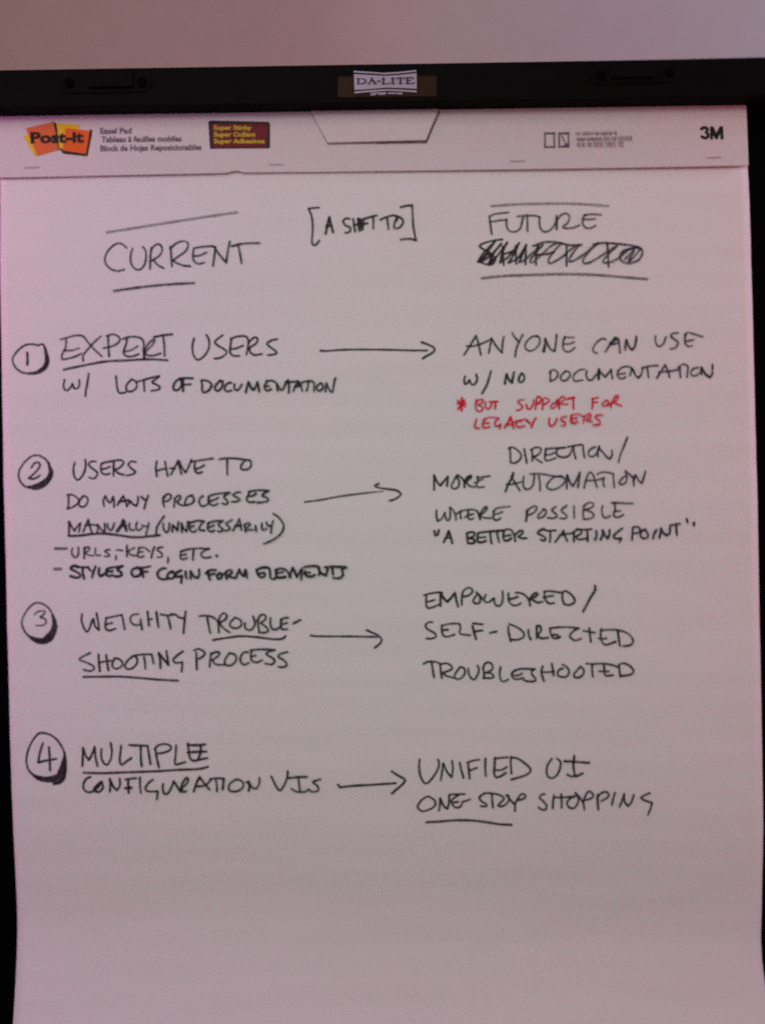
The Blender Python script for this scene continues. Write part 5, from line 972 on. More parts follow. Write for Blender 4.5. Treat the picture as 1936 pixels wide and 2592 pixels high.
(1,[(-114,-115.7,1.89,0),(-115.2,-120.1,1.89,0),(-114.2,-124.5,1.89,0),(-109.8,-125.7,1.89,0),(-105.4,-124,1.89,0)]),
(1,[(-115.1,-115.3,1.89,1),(-106.6,-114.7,1.89,0),(-94.5,-115.5,1.89,1),(-99.3,-116.7,1.89,0),(-102,-118.9,1.89,0),(-97.3,-121.9,1.89,0),(-94.7,-124.9,1.89,0),(-97.4,-127.8,1.89,0),(-103.2,-126.9,1.89,0)]),
(1,[(-114.9,-120.8,1.89,0),(-110.8,-119.8,1.89,0)]),
(1,[(-83.5,-117.5,1.89,0),(-89.1,-118.8,1.89,0),(-91.7,-121.3,1.89,0),(-86.3,-125.1,1.89,0),(-84.5,-128.5,1.89,0),(-87.1,-130.2,1.89,0),(-91.6,-130.1,1.89,0)])]),
('underline', [
(0.95,[(-258.2,-135,2.08,0),(-242.7,-135.2,2.08,0),(-226.4,-135.6,2.08,0),(-210.1,-137.1,2.08,0),(-193.8,-138.9,2.08,0),(-177.5,-140.1,2.08,0)])]),
('arrow', [
(1,[(-63.7,-104.1,2.08,0),(-57.9,-104.8,1.89,0),(-43.2,-105.3,1.89,0),(-28.5,-105.6,1.89,0),(-13.8,-106.3,1.89,0),(-6.4,-106.5,1.89,0)]),
(1,[(-15.8,-100.5,1.98,0),(-11.2,-102.8,1.98,0),(-6.4,-105.1,1.98,0),(-3.5,-108.1,1.98,0),(-4.1,-111.6,1.98,0),(-9.1,-115.9,1.98,0)])]),
('numbered_circle', [
(1,[(-275.7,-199.5,1.89,0),(-278.4,-193,1.89,0),(-283.3,-186.5,1.89,0),(-289.6,-182.7,1.89,0),(-296.1,-181.9,1.89,0),(-300.4,-185.4,1.89,0),(-304.9,-192.4,1.89,0),(-307.6,-200.2,1.89,0),(-308.1,-207.3,1.89,0),(-306.1,-213.8,1.89,0),(-301.2,-218.9,2.46,0)]),
(1,[(-275.7,-198.8,1.89,0),(-275.5,-203.1,2.83,0),(-276.3,-208.8,5.67,0),(-277.9,-215.2,8.12,0),(-280.5,-219.4,6.42,0),(-286.2,-221.4,6.05,0),(-292.7,-221.6,5.29,0),(-298.4,-220.1,4.35,0),(-301.9,-218.2,2.27,0)]),
(1,[(-285.6,-225.7,2.27,0),(-279.9,-224.1,3.02,0),(-276.6,-220.2,3.4,0),(-274.7,-211.7,2.08,0)]),
(1,[(-293.8,-190.5,2.08,0),(-296.4,-198.3,2.08,0),(-298.2,-206.9,2.08,1),(-290.2,-205.3,2.08,0),(-282.6,-204.2,2.08,0)]),
(1,[(-288.8,-194.2,2.08,0),(-288.3,-204.2,2.08,0),(-288.1,-214.2,2.08,0)])]),
('handwritten_line', [
(1,[(-260.6,-210.9,2.08,0),(-260.1,-202.7,2.08,0),(-259.9,-195.6,2.08,1),(-257.6,-202.1,2.08,0),(-255.1,-206,2.08,1),(-252.2,-200.8,2.08,0),(-249.9,-194.7,2.08,1),(-249.4,-203,2.08,0),(-247.8,-211.2,2.08,0)]),
(1,[(-244.2,-196.6,1.98,0),(-244.4,-203.8,1.98,0),(-242.3,-208.8,1.98,0),(-239.5,-210.3,1.98,0),(-236.6,-206.1,1.98,0),(-235.3,-199,1.98,0),(-236.2,-191.8,1.98,0)]),
(1,[(-227.3,-194.2,2.08,0),(-228.2,-201.3,2.08,0),(-228.7,-207.7,2.08,0),(-227,-210.6,2.08,0),(-223,-207.8,2.08,0),(-219,-205.1,2.08,0)]),
(1,[(-220.5,-194,2.08,0),(-212.7,-194.5,2.08,0),(-204.8,-195,2.08,1),(-203.9,-201.8,2.08,0),(-202.7,-210.5,2.08,0)]),
(1,[(-210.6,-195.3,2.08,0),(-210.8,-203.8,2.08,0),(-210.2,-212.4,2.08,0)]),
(1,[(-198.4,-197.5,2.08,0),(-197.5,-203.9,2.08,0),(-195.6,-213.6,2.08,0)]),
(1,[(-198.8,-198.2,1.89,0),(-196.2,-195,1.89,0),(-190.5,-193.7,1.89,0),(-185.2,-195.6,1.89,0),(-185.6,-198.8,1.89,0),(-190.6,-200.9,1.89,0),(-196.4,-201.8,1.89,0)]),
(1,[(-180.5,-195,1.89,0),(-181,-202.9,1.89,0),(-181.9,-209.3,1.89,0),(-180.9,-211.5,1.89,0),(-173,-209.5,1.89,0)]),
(1,[(-170.5,-193.8,2.08,0),(-169.9,-199.6,2.08,0),(-169,-206,2.08,0),(-165.8,-208.6,2.08,0),(-160.1,-207.6,2.08,0),(-154,-206.7,2.08,0)]),
(1,[(-170.5,-194.9,2.27,0),(-163.4,-195.4,2.27,0),(-155.5,-194.9,2.27,0)]),
(1,[(-171,-201.3,2.27,0),(-163.5,-201.1,2.27,0),(-154.9,-201,2.27,0)]),
(1,[(-159.4,-195.5,2.08,0),(-159.9,-201.9,2.08,0),(-161.8,-206.9,2.08,0)])]),
('underline', [
(0.9,[(-259.7,-216.7,2.27,0),(-243.2,-217.4,2.27,0),(-221.8,-217.2,2.27,0),(-196,-216.8,2.27,0),(-178.2,-216.2,2.27,0),(-162.4,-215.9,2.27,0),(-153.8,-214.3,2.27,0)])]),
('handwritten_line', [
(1,[(-254,-220.4,2.08,0),(-257.7,-222.1,2.08,0),(-260.3,-227,2.08,0),(-259.6,-231.3,2.08,0),(-256.5,-233.5,2.08,0),(-252.2,-232.9,2.08,0)]),
(1,[(-244.5,-224.5,2.08,0),(-248.5,-227.3,2.08,0),(-251.4,-230.8,2.08,0),(-250,-233,2.08,0),(-246.5,-233.1,2.08,0),(-243.5,-229.5,2.08,0),(-244.5,-224.9,2.08,0)]),
(1,[(-250.4,-231.2,3.4,0),(-246,-226.6,3.4,0)]),
(1,[(-237.9,-233.3,2.08,0),(-237.4,-228.3,2.08,0),(-237.6,-222.5,2.08,1),(-234.9,-229,2.08,0),(-231.8,-232.3,2.08,1),(-229.2,-228.4,2.08,0),(-229.1,-222.4,2.08,0)]),
(1,[(-224.4,-223.2,1.89,0),(-219.8,-222.6,1.89,0),(-214.8,-222.3,1.89,0)]),
(1,[(-221.9,-223.6,2.27,0),(-222.1,-229.3,2.27,0),(-221.8,-234.7,2.27,0)]),
(1,[(-224.6,-230.7,2.65,0),(-219.6,-230.4,2.65,0)]),
(1,[(-211.9,-221.7,1.89,0),(-212,-228.1,1.89,0),(-211.5,-235.3,1.89,0)]),
(1,[(-200.8,-223.9,2.08,0),(-204.8,-226.7,2.08,0),(-207.4,-230.9,2.08,0),(-205.7,-233.8,2.08,0),(-197.1,-234,2.08,1),(-198,-241.1,2.08,0)]),
(1,[(-192.3,-227.6,2.08,0),(-192.8,-232.6,2.08,0),(-191.1,-236.6,2.08,0),(-188.2,-235.6,2.08,0),(-184.9,-230,2.08,0),(-183.3,-225.7,2.08,1),(-180.6,-230.1,2.08,0),(-177.8,-235.1,2.08,0)]),
(1,[(-177.8,-235.1,2.08,0),(-176.3,-228.7,2.08,0),(-172.6,-223.1,2.08,0),(-171.1,-223.8,2.08,0),(-171.9,-227.4,2.08,0),(-176.3,-231.6,2.08,1),(-175.7,-235.2,2.08,0),(-172.8,-234.5,2.08,0)]),
(1,[(-166.4,-235,2.17,0),(-164.1,-228.3,2.17,0),(-161.1,-222.6,2.17,1),(-157.6,-227.7,2.17,0),(-153.1,-233.5,2.17,0)]),
(1,[(-164.1,-230.4,2.08,0),(-159.9,-230.5,2.08,0),(-155.5,-229.2,2.08,0),(-151.9,-225.7,2.08,0)]),
(1,[(-152.2,-224.6,2.08,0),(-146.1,-224,2.08,0),(-140.4,-224.5,2.08,1),(-141.2,-229.5,2.08,0),(-141.7,-233.8,2.08,0)]),
(1,[(-147.2,-225.8,1.89,0),(-146.6,-230.1,1.89,0),(-146.7,-235.1,1.89,0)]),
(1,[(-130.1,-225.5,1.89,0),(-134.8,-228.2,1.89,0),(-136.7,-232.5,1.89,0),(-134.9,-235.4,1.89,0),(-129.9,-235.5,1.89,0),(-125.6,-233.5,1.89,0),(-123.7,-229.2,1.89,0),(-126.9,-225.9,1.89,0),(-130.4,-225.5,1.89,0)]),
(1,[(-119.6,-235.4,2.08,0),(-118.7,-230.7,2.08,0),(-119.4,-227.2,2.08,0)]),
(1,[(-121.2,-227.8,1.89,0),(-118.4,-230,1.89,0),(-115.6,-233.3,1.89,0),(-112.7,-233.4,1.89,1),(-110.5,-229.5,1.89,0),(-110,-224.5,1.89,0)]),
(1,[(-100,-223.6,2.08,0),(-97.3,-229.4,2.08,0),(-94.9,-234,2.08,0),(-92.5,-235.7,2.08,0),(-89.2,-231.2,2.08,0),(-86.6,-225.2,2.08,0),(-85.8,-219.5,2.08,0)]),
(1,[(-85.3,-225.2,2.08,0),(-77.6,-224.6,2.08,0),(-69.4,-224.5,2.08,0)]),
(1,[(-76.8,-225,1.89,0),(-76.5,-230.7,1.89,0),(-75.8,-235.6,1.89,0)]),
(1,[(-83.1,-234.2,1.89,0),(-80.3,-236.3,1.89,0),(-75.4,-237.3,1.89,0),(-70.5,-237,1.89,0),(-68.4,-235,1.89,0),(-66.4,-237.1,1.89,0),(-62.3,-237.2,1.89,0),(-59.8,-235.6,1.89,0),(-61.4,-231.9,1.89,0),(-64.6,-228.9,1.89,0),(-58,-226.8,1.89,0)])]),
('arrow', [
(1,[(-43.3,-232.1,2.17,0),(-41.4,-234.4,2.17,1),(-30.4,-233.4,2.17,0),(-14,-232.8,2.17,0),(6,-231.9,2.17,0)]),
(1,[(2.6,-221.5,2.17,0),(8.2,-225.3,2.17,0),(13.9,-229.1,2.17,0),(12.1,-232.7,2.17,0),(6.3,-237.5,2.17,0),(2.6,-240.7,2.17,0)])]),
('handwritten_line', [
(1,[(26.9,-211.8,1.98,0),(26.3,-218.9,1.98,0),(27.4,-226.8,1.98,0),(30.5,-232.3,1.98,0),(33.3,-232.3,1.98,0),(37.7,-227.8,1.98,0),(42.2,-220.7,1.98,0),(43.4,-215,1.98,0),(42.4,-212.5,1.98,0)]),
(1,[(44.5,-230.4,1.89,0),(45.7,-223,1.89,0),(46.9,-215.8,1.89,1),(50,-223.1,1.89,0),(53.8,-227.8,1.89,1),(55,-221,1.89,0),(54.5,-213.9,1.89,0)]),
(1,[(60.9,-215.4,2.08,0),(62.2,-221.9,2.08,0),(63.8,-228.4,2.08,0)]),
(1,[(68,-216,2.08,0),(68.6,-222.8,2.08,0),(69.1,-229.2,2.08,0)]),
(1,[(67.3,-215.6,1.89,0),(72.4,-213.9,1.89,0),(77.7,-213.3,1.89,0)]),
(1,[(68.6,-222.4,1.89,0),(75.8,-220.1,1.89,0)]),
(1,[(83,-212.4,2.08,0),(82.6,-220.2,2.08,0),(82.9,-227.4,2.08,0)]),
(1,[(91,-211.8,2.08,0),(90.5,-219,2.08,0),(90,-224.7,2.08,0),(91.7,-228.6,2.08,0),(96.4,-227.3,2.08,0),(100,-224.9,2.08,0)]),
(1,[(90.6,-212.5,1.89,0),(96.7,-212,1.89,0),(102.1,-211.7,1.89,0)]),
(0.9,[(90.8,-222.5,1.89,0),(96.5,-222.3,1.89,0),(101.2,-219.9,1.89,0)]),
(1,[(104.6,-211.1,1.89,0),(104.4,-218.6,1.89,0),(104.8,-225.7,1.89,0)]),
(1,[(104.6,-212.1,1.98,0),(109.6,-212.6,1.98,0),(115.9,-216.7,1.98,0),(120.8,-221.8,1.98,0),(120,-225.4,1.98,0),(113.5,-228.4,1.98,0),(104.5,-230.7,1.98,0)]),
(1,[(139.6,-213.6,1.89,0),(136,-218.6,1.89,0),(134.8,-224.3,1.89,0),(135.7,-228.6,1.89,0),(138.9,-230.4,1.89,0),(143.3,-228,1.89,0),(146.2,-222.4,1.89,0),(146.7,-216.7,1.89,0),(143.6,-213.4,1.89,0)]),
(1,[(158.6,-211.6,2.08,0),(157.7,-219.8,2.08,0),(158.6,-228.4,2.08,0)]),
(1,[(150.3,-216,2.27,0),(158.5,-216.6,2.27,0),(171,-217.9,2.27,0)]),
(1,[(152.2,-227.5,2.17,0),(155.4,-229,2.17,0),(160.4,-228.8,2.17,0),(165.4,-226.7,2.17,0)])]),
('handwritten_line', [
(1,[(34.1,-243.8,1.89,0),(29.5,-245.5,1.89,0),(25.1,-250.4,1.89,0),(24.6,-253.9,1.89,0),(28.5,-256.5,1.89,0),(34.2,-255.2,1.89,0),(39,-252.1,1.89,0),(39.1,-247.8,1.89,0),(34.5,-244.2,1.89,0)]),
(1,[(42.4,-256.5,2.08,0),(43.3,-251.5,2.08,0),(43.7,-245.8,2.08,1),(46.5,-252.3,2.08,0),(49.6,-254.9,2.08,1),(51.2,-249.5,2.08,0),(51.3,-243.1,2.08,0)]),
(1,[(52.4,-242.6,1.89,0),(64.6,-242.5,1.89,0)]),
(1,[(59.5,-242.9,1.89,0),(53.7,-247.4,1.89,0),(54.3,-251.8,1.89,0),(57.1,-254,1.89,0),(60.7,-253.3,1.89,0),(61.9,-251.2,1.89,0)]),
(1,[(54.4,-249.6,1.89,0),(58.7,-249,1.89,0)]),
(1,[(62.3,-249.4,1.89,0),(69.1,-247.1,1.89,0)]),
(1,[(81.7,-242,1.89,0),(77.4,-245.1,1.89,0),(77.7,-248,1.89,0),(80.8,-250.2,1.89,0),(83.3,-252.1,1.89,0),(82.2,-253.5,1.89,0),(77.9,-253,1.89,0)]),
(1,[(81.7,-242,1.89,0),(88.9,-242.5,1.89,0),(94.6,-244.1,1.89,0),(98.1,-246.7,1.89,0),(95.9,-249.8,1.89,0),(92.9,-252.6,1.89,0),(94.3,-253.7,1.89,0),(98.6,-252.8,1.89,0),(102.3,-248.5,1.89,0),(101.7,-244.2,1.89,0)]),
(1,[(87.8,-243.9,1.89,0),(88,-248.9,1.89,0),(88.4,-255,1.89,0)]),
(1,[(100.3,-244.2,2.08,0),(103.7,-248.6,2.08,0),(107.2,-253,2.08,0),(107.1,-258,2.08,0)]),
(1,[(107.2,-252.2,1.89,0),(110.2,-246.6,1.89,0),(113.2,-243.4,1.89,0),(116.3,-244.6,1.89,0),(115.2,-247.4,1.89,0),(110.2,-248.7,1.89,0)]),
(1,[(132.9,-243.9,1.89,0),(130,-244.5,1.89,0),(128.2,-247,1.89,0),(131.3,-249.9,1.89,0),(134.1,-253.6,1.89,0),(133.7,-256.8,1.89,0),(130.4,-257.4,1.89,0),(127.3,-255.2,1.89,0)]),
(1,[(140.7,-245.1,1.98,0),(139.9,-250.1,1.98,0),(139.4,-256.2,1.98,0)]),
(1,[(146.8,-244.2,1.98,0),(147.1,-249.6,1.98,0),(146.9,-256,1.98,0)]),
(0.9,[(140.3,-246.9,1.89,0),(148.5,-247.1,1.89,0),(157.9,-246.2,1.89,0)]),
(1,[(158.6,-246.3,1.89,0),(154.2,-248.3,1.89,0),(151.6,-251.8,1.89,0),(153,-255.4,1.89,0),(156.9,-256.6,1.89,0),(160.2,-253.4,1.89,0),(161.4,-248.5,1.89,0),(159,-243.4,1.89,0)]),
(1,[(159,-243.4,1.89,0),(162.8,-247.8,1.89,0),(165.6,-252.8,1.89,0),(166.2,-257.9,1.89,0)]),
(1,[(165.6,-251.4,1.89,0),(167.9,-245,1.89,0),(170.8,-242.2,1.89,0),(174,-245.2,1.89,0),(172.8,-248,1.89,0),(167.8,-249.7,1.89,0)]),
(1,[(177.9,-245.3,2.08,0),(177.7,-251.7,2.08,0),(178.2,-258.1,2.08,0)]),
(1,[(177.1,-248.8,1.89,0),(180.1,-244.6,1.89,0),(184.4,-242.9,1.89,0),(187.2,-244.8,1.89,0),(186.4,-247.6,1.89,0),(180.6,-251,1.89,0)]),
(1,[(192.6,-243.8,2.08,0),(191,-249.1,2.08,0),(189.8,-254.1,2.08,0)]),
(1,[(196.2,-256,1.89,0),(198.5,-250.7,1.89,0),(200.4,-245.1,1.89,1),(200.6,-251.5,1.89,0),(203.4,-255.5,1.89,1),(206.3,-252.3,1.89,0),(208.6,-246,1.89,0)]),
(1,[(222.2,-244.8,1.89,0),(217.9,-246.5,1.89,0),(214.6,-248.6,1.89,0),(218.5,-251.2,1.89,0),(223.8,-253.1,1.89,1),(222.7,-257.7,1.89,0),(220,-263.7,1.89,0)])]),
('underline', [
(0.95,[(31.5,-266.1,2.27,0),(43.3,-265.7,2.27,0),(54,-265,2.27,0),(68.3,-265.3,2.27,0),(82.6,-267.1,2.27,0),(93.3,-269.1,2.27,0),(104,-269.9,2.27,0)])])]
PLATE_INK = [
(1,[(-11.9,361.4,1.61,0),(-12,357.3,1.61,0)]),
(1,[(-13,361.5,0.66,0),(-8.8,361.4,0.66,0)]),
(1,[(-13.1,357.2,0.66,0),(-8.9,357.1,0.66,0)]),
(1,[(-9.2,361.4,0.94,0),(-7,360.7,0.94,0),(-5.8,359.3,1.51,0),(-6.7,357.7,0.94,0),(-9.3,357.1,0.94,0)]),
(1,[(-3.3,357.1,0.66,0),(-0.8,361.1,0.66,0)]),
(1,[(-1,361.3,1.61,0),(2,357.1,1.61,0)]),
(1,[(-2.3,358.8,0.57,0),(0.9,358.7,0.57,0)]),
(1,[(-4.5,357,0.66,0),(-2.1,356.9,0.66,0)]),
(1,[(0.8,356.9,0.66,0),(3.2,356.8,0.66,0)]),
(1,[(4.1,358.9,1.32,0),(6,358.9,1.32,0)]),
(1,[(8.9,361,1.61,0),(8.8,356.8,1.61,0)]),
(1,[(7.7,361.1,0.66,0),(10.3,361.1,0.66,0)]),
(1,[(7.6,356.8,0.66,0),(14,356.6,0.66,0),(14.4,358,0.66,0)]),
(1,[(16.7,361,1.61,0),(16.7,356.8,1.61,0)]),
(1,[(15.5,361.1,0.66,0),(18,361.1,0.66,0)]),
(1,[(15.5,356.7,0.66,0),(18,356.6,0.66,0)]),
(1,[(23,360.9,1.61,0),(23,356.6,1.61,0)]),
(1,[(20,359.7,0.66,0),(20.3,361,0.66,0),(26.1,361,0.66,0),(26.1,359.6,0.66,0)]),
(1,[(21.8,356.6,0.66,0),(24.4,356.5,0.66,0)]),
(1,[(28.7,361,1.61,0),(28.7,356.5,1.61,0)]),
(1,[(27.3,361.1,0.66,0),(33.4,361,0.66,0),(33.6,359.8,0.66,0)]),
(1,[(28.8,358.9,0.66,0),(31.8,358.9,0.66,0)]),
(1,[(27.1,356.4,0.66,0),(34.1,356.4,0.66,0),(34.5,357.5,0.66,0)])]
PLATE_SMALL = [
(1,[(-1.9,349.4,0.94,0),(2.9,349.5,0.94,0)]),
(1,[(-1.6,348,0.85,0),(2,348.2,0.85,0)]),
(1,[(3.7,349.4,0.94,0),(10.8,349.4,0.94,0)]),
(1,[(4.8,348.3,0.85,0),(10,348.3,0.85,0)]),
(1,[(12.8,349,1.04,0),(19.2,348.9,1.04,0)]),
(1,[(20.4,348.7,1.13,0),(24,348.5,1.13,0)])]
MAKER_INK = [
(1,[(278.4,319.8,2.55,0),(280.4,320.9,2.55,0),(282.6,320.4,2.55,0),(283.5,318.9,2.55,0),(282.1,317,2.55,1),(283.7,315.2,2.55,0),(283.4,313,2.55,0),(281.4,311.8,2.55,0),(278.6,313,2.55,0)]),
(1,[(286.7,311.7,2.83,0),(286.9,320.3,2.83,0)]),
(1,[(287.5,320.2,2.93,0),(290.8,312.2,2.93,1),(294.7,320.3,2.93,0)]),
(1,[(295.4,320.3,2.83,0),(295.5,311.5,2.83,0)])]
SYMBOL_INK = [
(1,[(145.3,318.9,1.89,0),(153.3,318.8,1.89,0)]),
(1,[(145.2,319.3,1.42,0),(145.1,307.1,1.42,0)]),
(1,[(153,319.2,1.42,0),(153,306.8,1.42,0)]),
(1,[(145.1,307.2,1.51,0),(153.4,307.2,1.51,0)]),
(1,[(145.2,313.2,0.57,0),(145.3,313.1,0.57,0)]),
(1,[(157.3,318.6,1.89,0),(165.4,318.5,1.89,0)]),
(1,[(157.3,319.1,1.51,0),(157.2,307.1,1.51,0)]),
(1,[(165.1,318.8,1.42,0),(165.2,306.9,1.42,0)]),
(1,[(157,307.3,1.51,0),(165.3,307.2,1.51,0)]),
(1,[(159.4,316.6,1.13,0),(162.3,310.4,1.13,0)]),
(1,[(162.3,308.2,2.65,0),(164.4,309.1,2.65,0)])]
SMALL_INK = [
(1,[(171.8,319.1,0.94,0),(171.8,316.9,0.94,0)]),
(1,[(173.8,318.7,0.94,0),(173.1,318,0.94,0),(173.7,317.2,0.94,0)]),
(1,[(174.5,319.1,0.94,0),(174.5,316.9,0.94,0)]),
(1,[(177.2,319.1,0.94,0),(177.2,317.2,0.94,1),(177.9,317.1,0.94,0)]),
(1,[(178.8,317.1,0.94,0),(178.9,318.6,0.94,1),(179.8,317.3,0.94,0)]),
(1,[(180.7,319.1,0.94,0),(180.6,317.1,0.94,1),(181.3,317.1,0.94,0)]),
(1,[(182.2,319.1,0.94,0),(182.2,316.9,0.94,0)]),
(1,[(183.7,319.1,0.94,0),(183.6,317.1,0.94,1),(184.2,317.1,0.94,0)]),
(1,[(185.9,318.6,0.94,0),(185.1,318,0.94,0),(185.9,317.2,0.94,0)]),
(1,[(188.5,318.6,0.94,0),(187.8,318,0.94,0),(188.5,317.2,0.94,0)]),
(1,[(189.2,317.1,0.94,0),(189.2,318.6,0.94,1),(189.9,317.3,0.94,0)]),
(1,[(190.7,317.1,0.94,0),(190.7,318.6,0.94,1),(191.3,317.3,0.94,0)]),
(1,[(193.2,317,0.94,0),(193.2,318.6,0.94,1),(194,317.3,0.94,0)]),
(1,[(194.9,317.1,0.94,0),(194.9,318.6,0.94,1),(195.6,317.2,0.94,0)]),
(1,[(196.4,319,0.94,0),(196.4,317,0.94,1),(196.9,317,0.94,0)]),
(1,[(197.8,319,0.94,0),(197.7,317.1,0.94,1),(198.4,317,0.94,0)]),
(1,[(200.3,318.5,0.94,0),(199.3,317.9,0.94,0),(200.2,317.1,0.94,0)]),
(1,[(201.9,318.6,0.94,0),(201.1,317.9,0.94,0),(201.9,317.1,0.94,0)]),
(1,[(204.6,318.6,0.94,0),(203.8,317.9,0.94,0),(204.6,317.1,0.94,0)]),
(1,[(205.4,319,0.94,0),(205.3,317,0.94,1),(206,317,0.94,0)]),
(1,[(172.8,314,0.94,0),(171.9,313.4,0.94,0),(172.7,312.7,0.94,0)]),
(1,[(173.6,314.4,0.94,0),(173.6,312.5,0.94,1),(174.1,312.5,0.94,0)]),
(1,[(175,312.5,0.94,0),(175,314,0.94,1),(175.8,312.7,0.94,0)]),
(1,[(176.5,312.5,0.94,0),(176.6,314,0.94,1),(177.4,312.7,0.94,0)]),
(1,[(178.9,314,0.94,0),(178.1,313.3,0.94,0),(178.9,312.6,0.94,0)]),
(1,[(180.8,312.5,0.94,0),(180.8,313.9,0.94,1),(181.7,312.7,0.94,0)]),
(1,[(183.4,313.9,0.94,0),(182.5,313.4,0.94,0),(183.3,312.6,0.94,0)]),
(1,[(185.1,313.9,0.94,0),(184.1,313.3,0.94,0),(185,312.6,0.94,0)]),
(1,[(185.9,312.5,0.94,0),(185.9,314,0.94,1),(186.7,312.6,0.94,0)]),
(1,[(188.4,313.9,0.94,0),(187.5,313.3,0.94,0),(188.4,312.5,0.94,0)]),
(1,[(189.1,312.5,0.94,0),(189.2,313.9,0.94,1),(189.8,312.6,0.94,0)]),
(1,[(191.4,313.9,0.94,0),(190.5,313.3,0.94,0),(191.4,312.5,0.94,0)]),
(1,[(192.3,314.3,0.94,0),(192.3,312.2,0.94,0)]),
(1,[(194.7,314.3,0.94,0),(194.7,312.2,0.94,0)]),
(1,[(196,314.3,0.94,0),(196,312.3,0.94,0)]),
(1,[(198,313.9,0.94,0),(197.3,313.3,0.94,0),(198,312.5,0.94,0)]),
(1,[(199.6,313.9,0.94,0),(198.7,313.2,0.94,0),(199.6,312.5,0.94,0)]),
(1,[(201.5,314.3,0.94,0),(201.5,312.4,0.94,1),(202.1,312.4,0.94,0)]),
(1,[(203.7,313.9,0.94,0),(203,313.3,0.94,0),(203.7,312.5,0.94,0)]),
(1,[(205.4,313.8,0.94,0),(204.4,313.2,0.94,0),(205.3,312.5,0.94,0)]),
(1,[(207.3,314.3,0.94,0),(207.3,312.2,0.94,0)]),
(1,[(209.5,313.8,0.94,0),(208.7,313.2,0.94,0),(209.4,312.4,0.94,0)]),
(1,[(210.2,314.3,0.94,0),(210.2,312.2,0.94,0)]),
(1,[(211.9,312.4,0.94,0),(211.9,313.8,0.94,1),(212.7,312.5,0.94,0)]),
(1,[(214.2,313.8,0.94,0),(213.6,313.2,0.94,0),(214.2,312.5,0.94,0)]),
(1,[(214.9,314.2,0.94,0),(214.9,312.1,0.94,0)]),
(1,[(216.9,313.8,0.94,0),(216.2,313.1,0.94,0),(216.9,312.4,0.94,0)]),
(1,[(217.7,314.2,0.94,0),(217.7,312.3,0.94,1),(218.4,312.3,0.94,0)]),
(1,[(172.5,309.2,0.94,0),(171.8,308.6,0.94,0),(172.4,307.9,0.94,0)]),
(1,[(173.2,309.6,0.94,0),(173.2,307.6,0.94,0)]),
(1,[(174.8,309.6,0.94,0),(174.8,307.5,0.94,0)]),
(1,[(176.9,309.2,0.94,0),(176.2,308.6,0.94,0),(176.8,307.8,0.94,0)]),
(1,[(177.5,307.8,0.94,0),(177.6,309.2,0.94,1),(178.4,307.9,0.94,0)]),
(1,[(181,309.2,0.94,0),(180.4,308.6,0.94,0),(181,307.8,0.94,0)]),
(1,[(182.4,309.2,0.94,0),(181.8,308.5,0.94,0),(182.4,307.8,0.94,0)]),
(1,[(183.1,307.7,0.94,0),(183.1,309.2,0.94,1),(184,307.9,0.94,0)]),
(1,[(186.6,309.2,0.94,0),(185.8,308.5,0.94,0),(186.6,307.8,0.94,0)]),
(1,[(187.4,309.6,0.94,0),(187.4,307.5,0.94,0)]),
(1,[(188.9,307.7,0.94,0),(188.9,309.2,0.94,1),(189.7,307.9,0.94,0)]),
(1,[(190.6,309.6,0.94,0),(190.6,307.5,0.94,0)]),
(1,[(191.8,309.5,0.94,0),(191.9,307.4,0.94,0)]),
(1,[(193.2,309.6,0.94,0),(193.1,307.7,0.94,1),(193.8,307.6,0.94,0)]),
(1,[(196.7,309.1,0.94,0),(195.8,308.5,0.94,0),(196.6,307.7,0.94,0)]),
(1,[(198.3,309.1,0.94,0),(197.5,308.5,0.94,0),(198.2,307.7,0.94,0)]),
(1,[(199,307.6,0.94,0),(199.1,309.1,0.94,1),(199.6,307.8,0.94,0)]),
(1,[(200.4,309.5,0.94,0),(200.4,307.6,0.94,1),(201.1,307.6,0.94,0)]),
(1,[(202.1,309.5,0.94,0),(202.1,307.4,0.94,0)]),
(1,[(203.7,309.4,0.94,0),(203.7,307.4,0.94,0)]),
(1,[(207.1,309,0.94,0),(206.3,308.4,0.94,0),(207.1,307.7,0.94,0)]),
(1,[(208.5,309,0.94,0),(207.8,308.4,0.94,0),(208.5,307.7,0.94,0)]),
(1,[(209.2,309.4,0.94,0),(209.2,307.5,0.94,1),(209.7,307.5,0.94,0)]),
(1,[(210.6,309.4,0.94,0),(210.6,307.3,0.94,0)])]
FLAP_INK = [
(1,[(-52.3,339.6,0.38,0),(-39.4,313.7,0.38,0)]),
(1,[(-39.4,313.7,0.53,0),(1.5,313.7,0.53,0)]),
(1,[(1.5,313.7,1.13,0),(44.3,313.5,1.13,0)]),
(1,[(44.3,313.5,1.13,0),(56.2,339.2,1.13,0)])]

# ------------------------------------------------------------ the wall behind
bm = bmesh.new()
xc, yc, zt, rc = 0.0, 0.62, 3.2, 0.10              # the wall breaks at a shallow, rounded upright corner
line = [(-3.0, yc + 0.95)]
for k in range(13):
    t = -1 + 2 * k / 12
    line.append((xc + rc * t, yc + 0.317 * rc * (0.5 * t * t + 0.5)))
line.append((3.0, yc + 0.95))
vs = [[bm.verts.new((x, y, z)) for z in (0, zt)] for x, y in line]
for (a0, a1), (b0, b1) in zip(vs, vs[1:]):
    bm.faces.new((a0, b0, b1, a1))
wall = bm_link('wall', bm, M['wall'], smooth=False)
tag(wall, 'plain pale painted wall with an upright corner behind the black easel', kind='structure')

# the floor the easel stands on, below the picture
bm = bmesh.new()
bm.faces.new([bm.verts.new(v) for v in ((-3.0, -3.5, 0), (3.0, -3.5, 0), (3.0, 1.57, 0), (-3.0, 1.57, 0))])
tag(bm_link('floor', bm, M['carpet']), kind='structure')

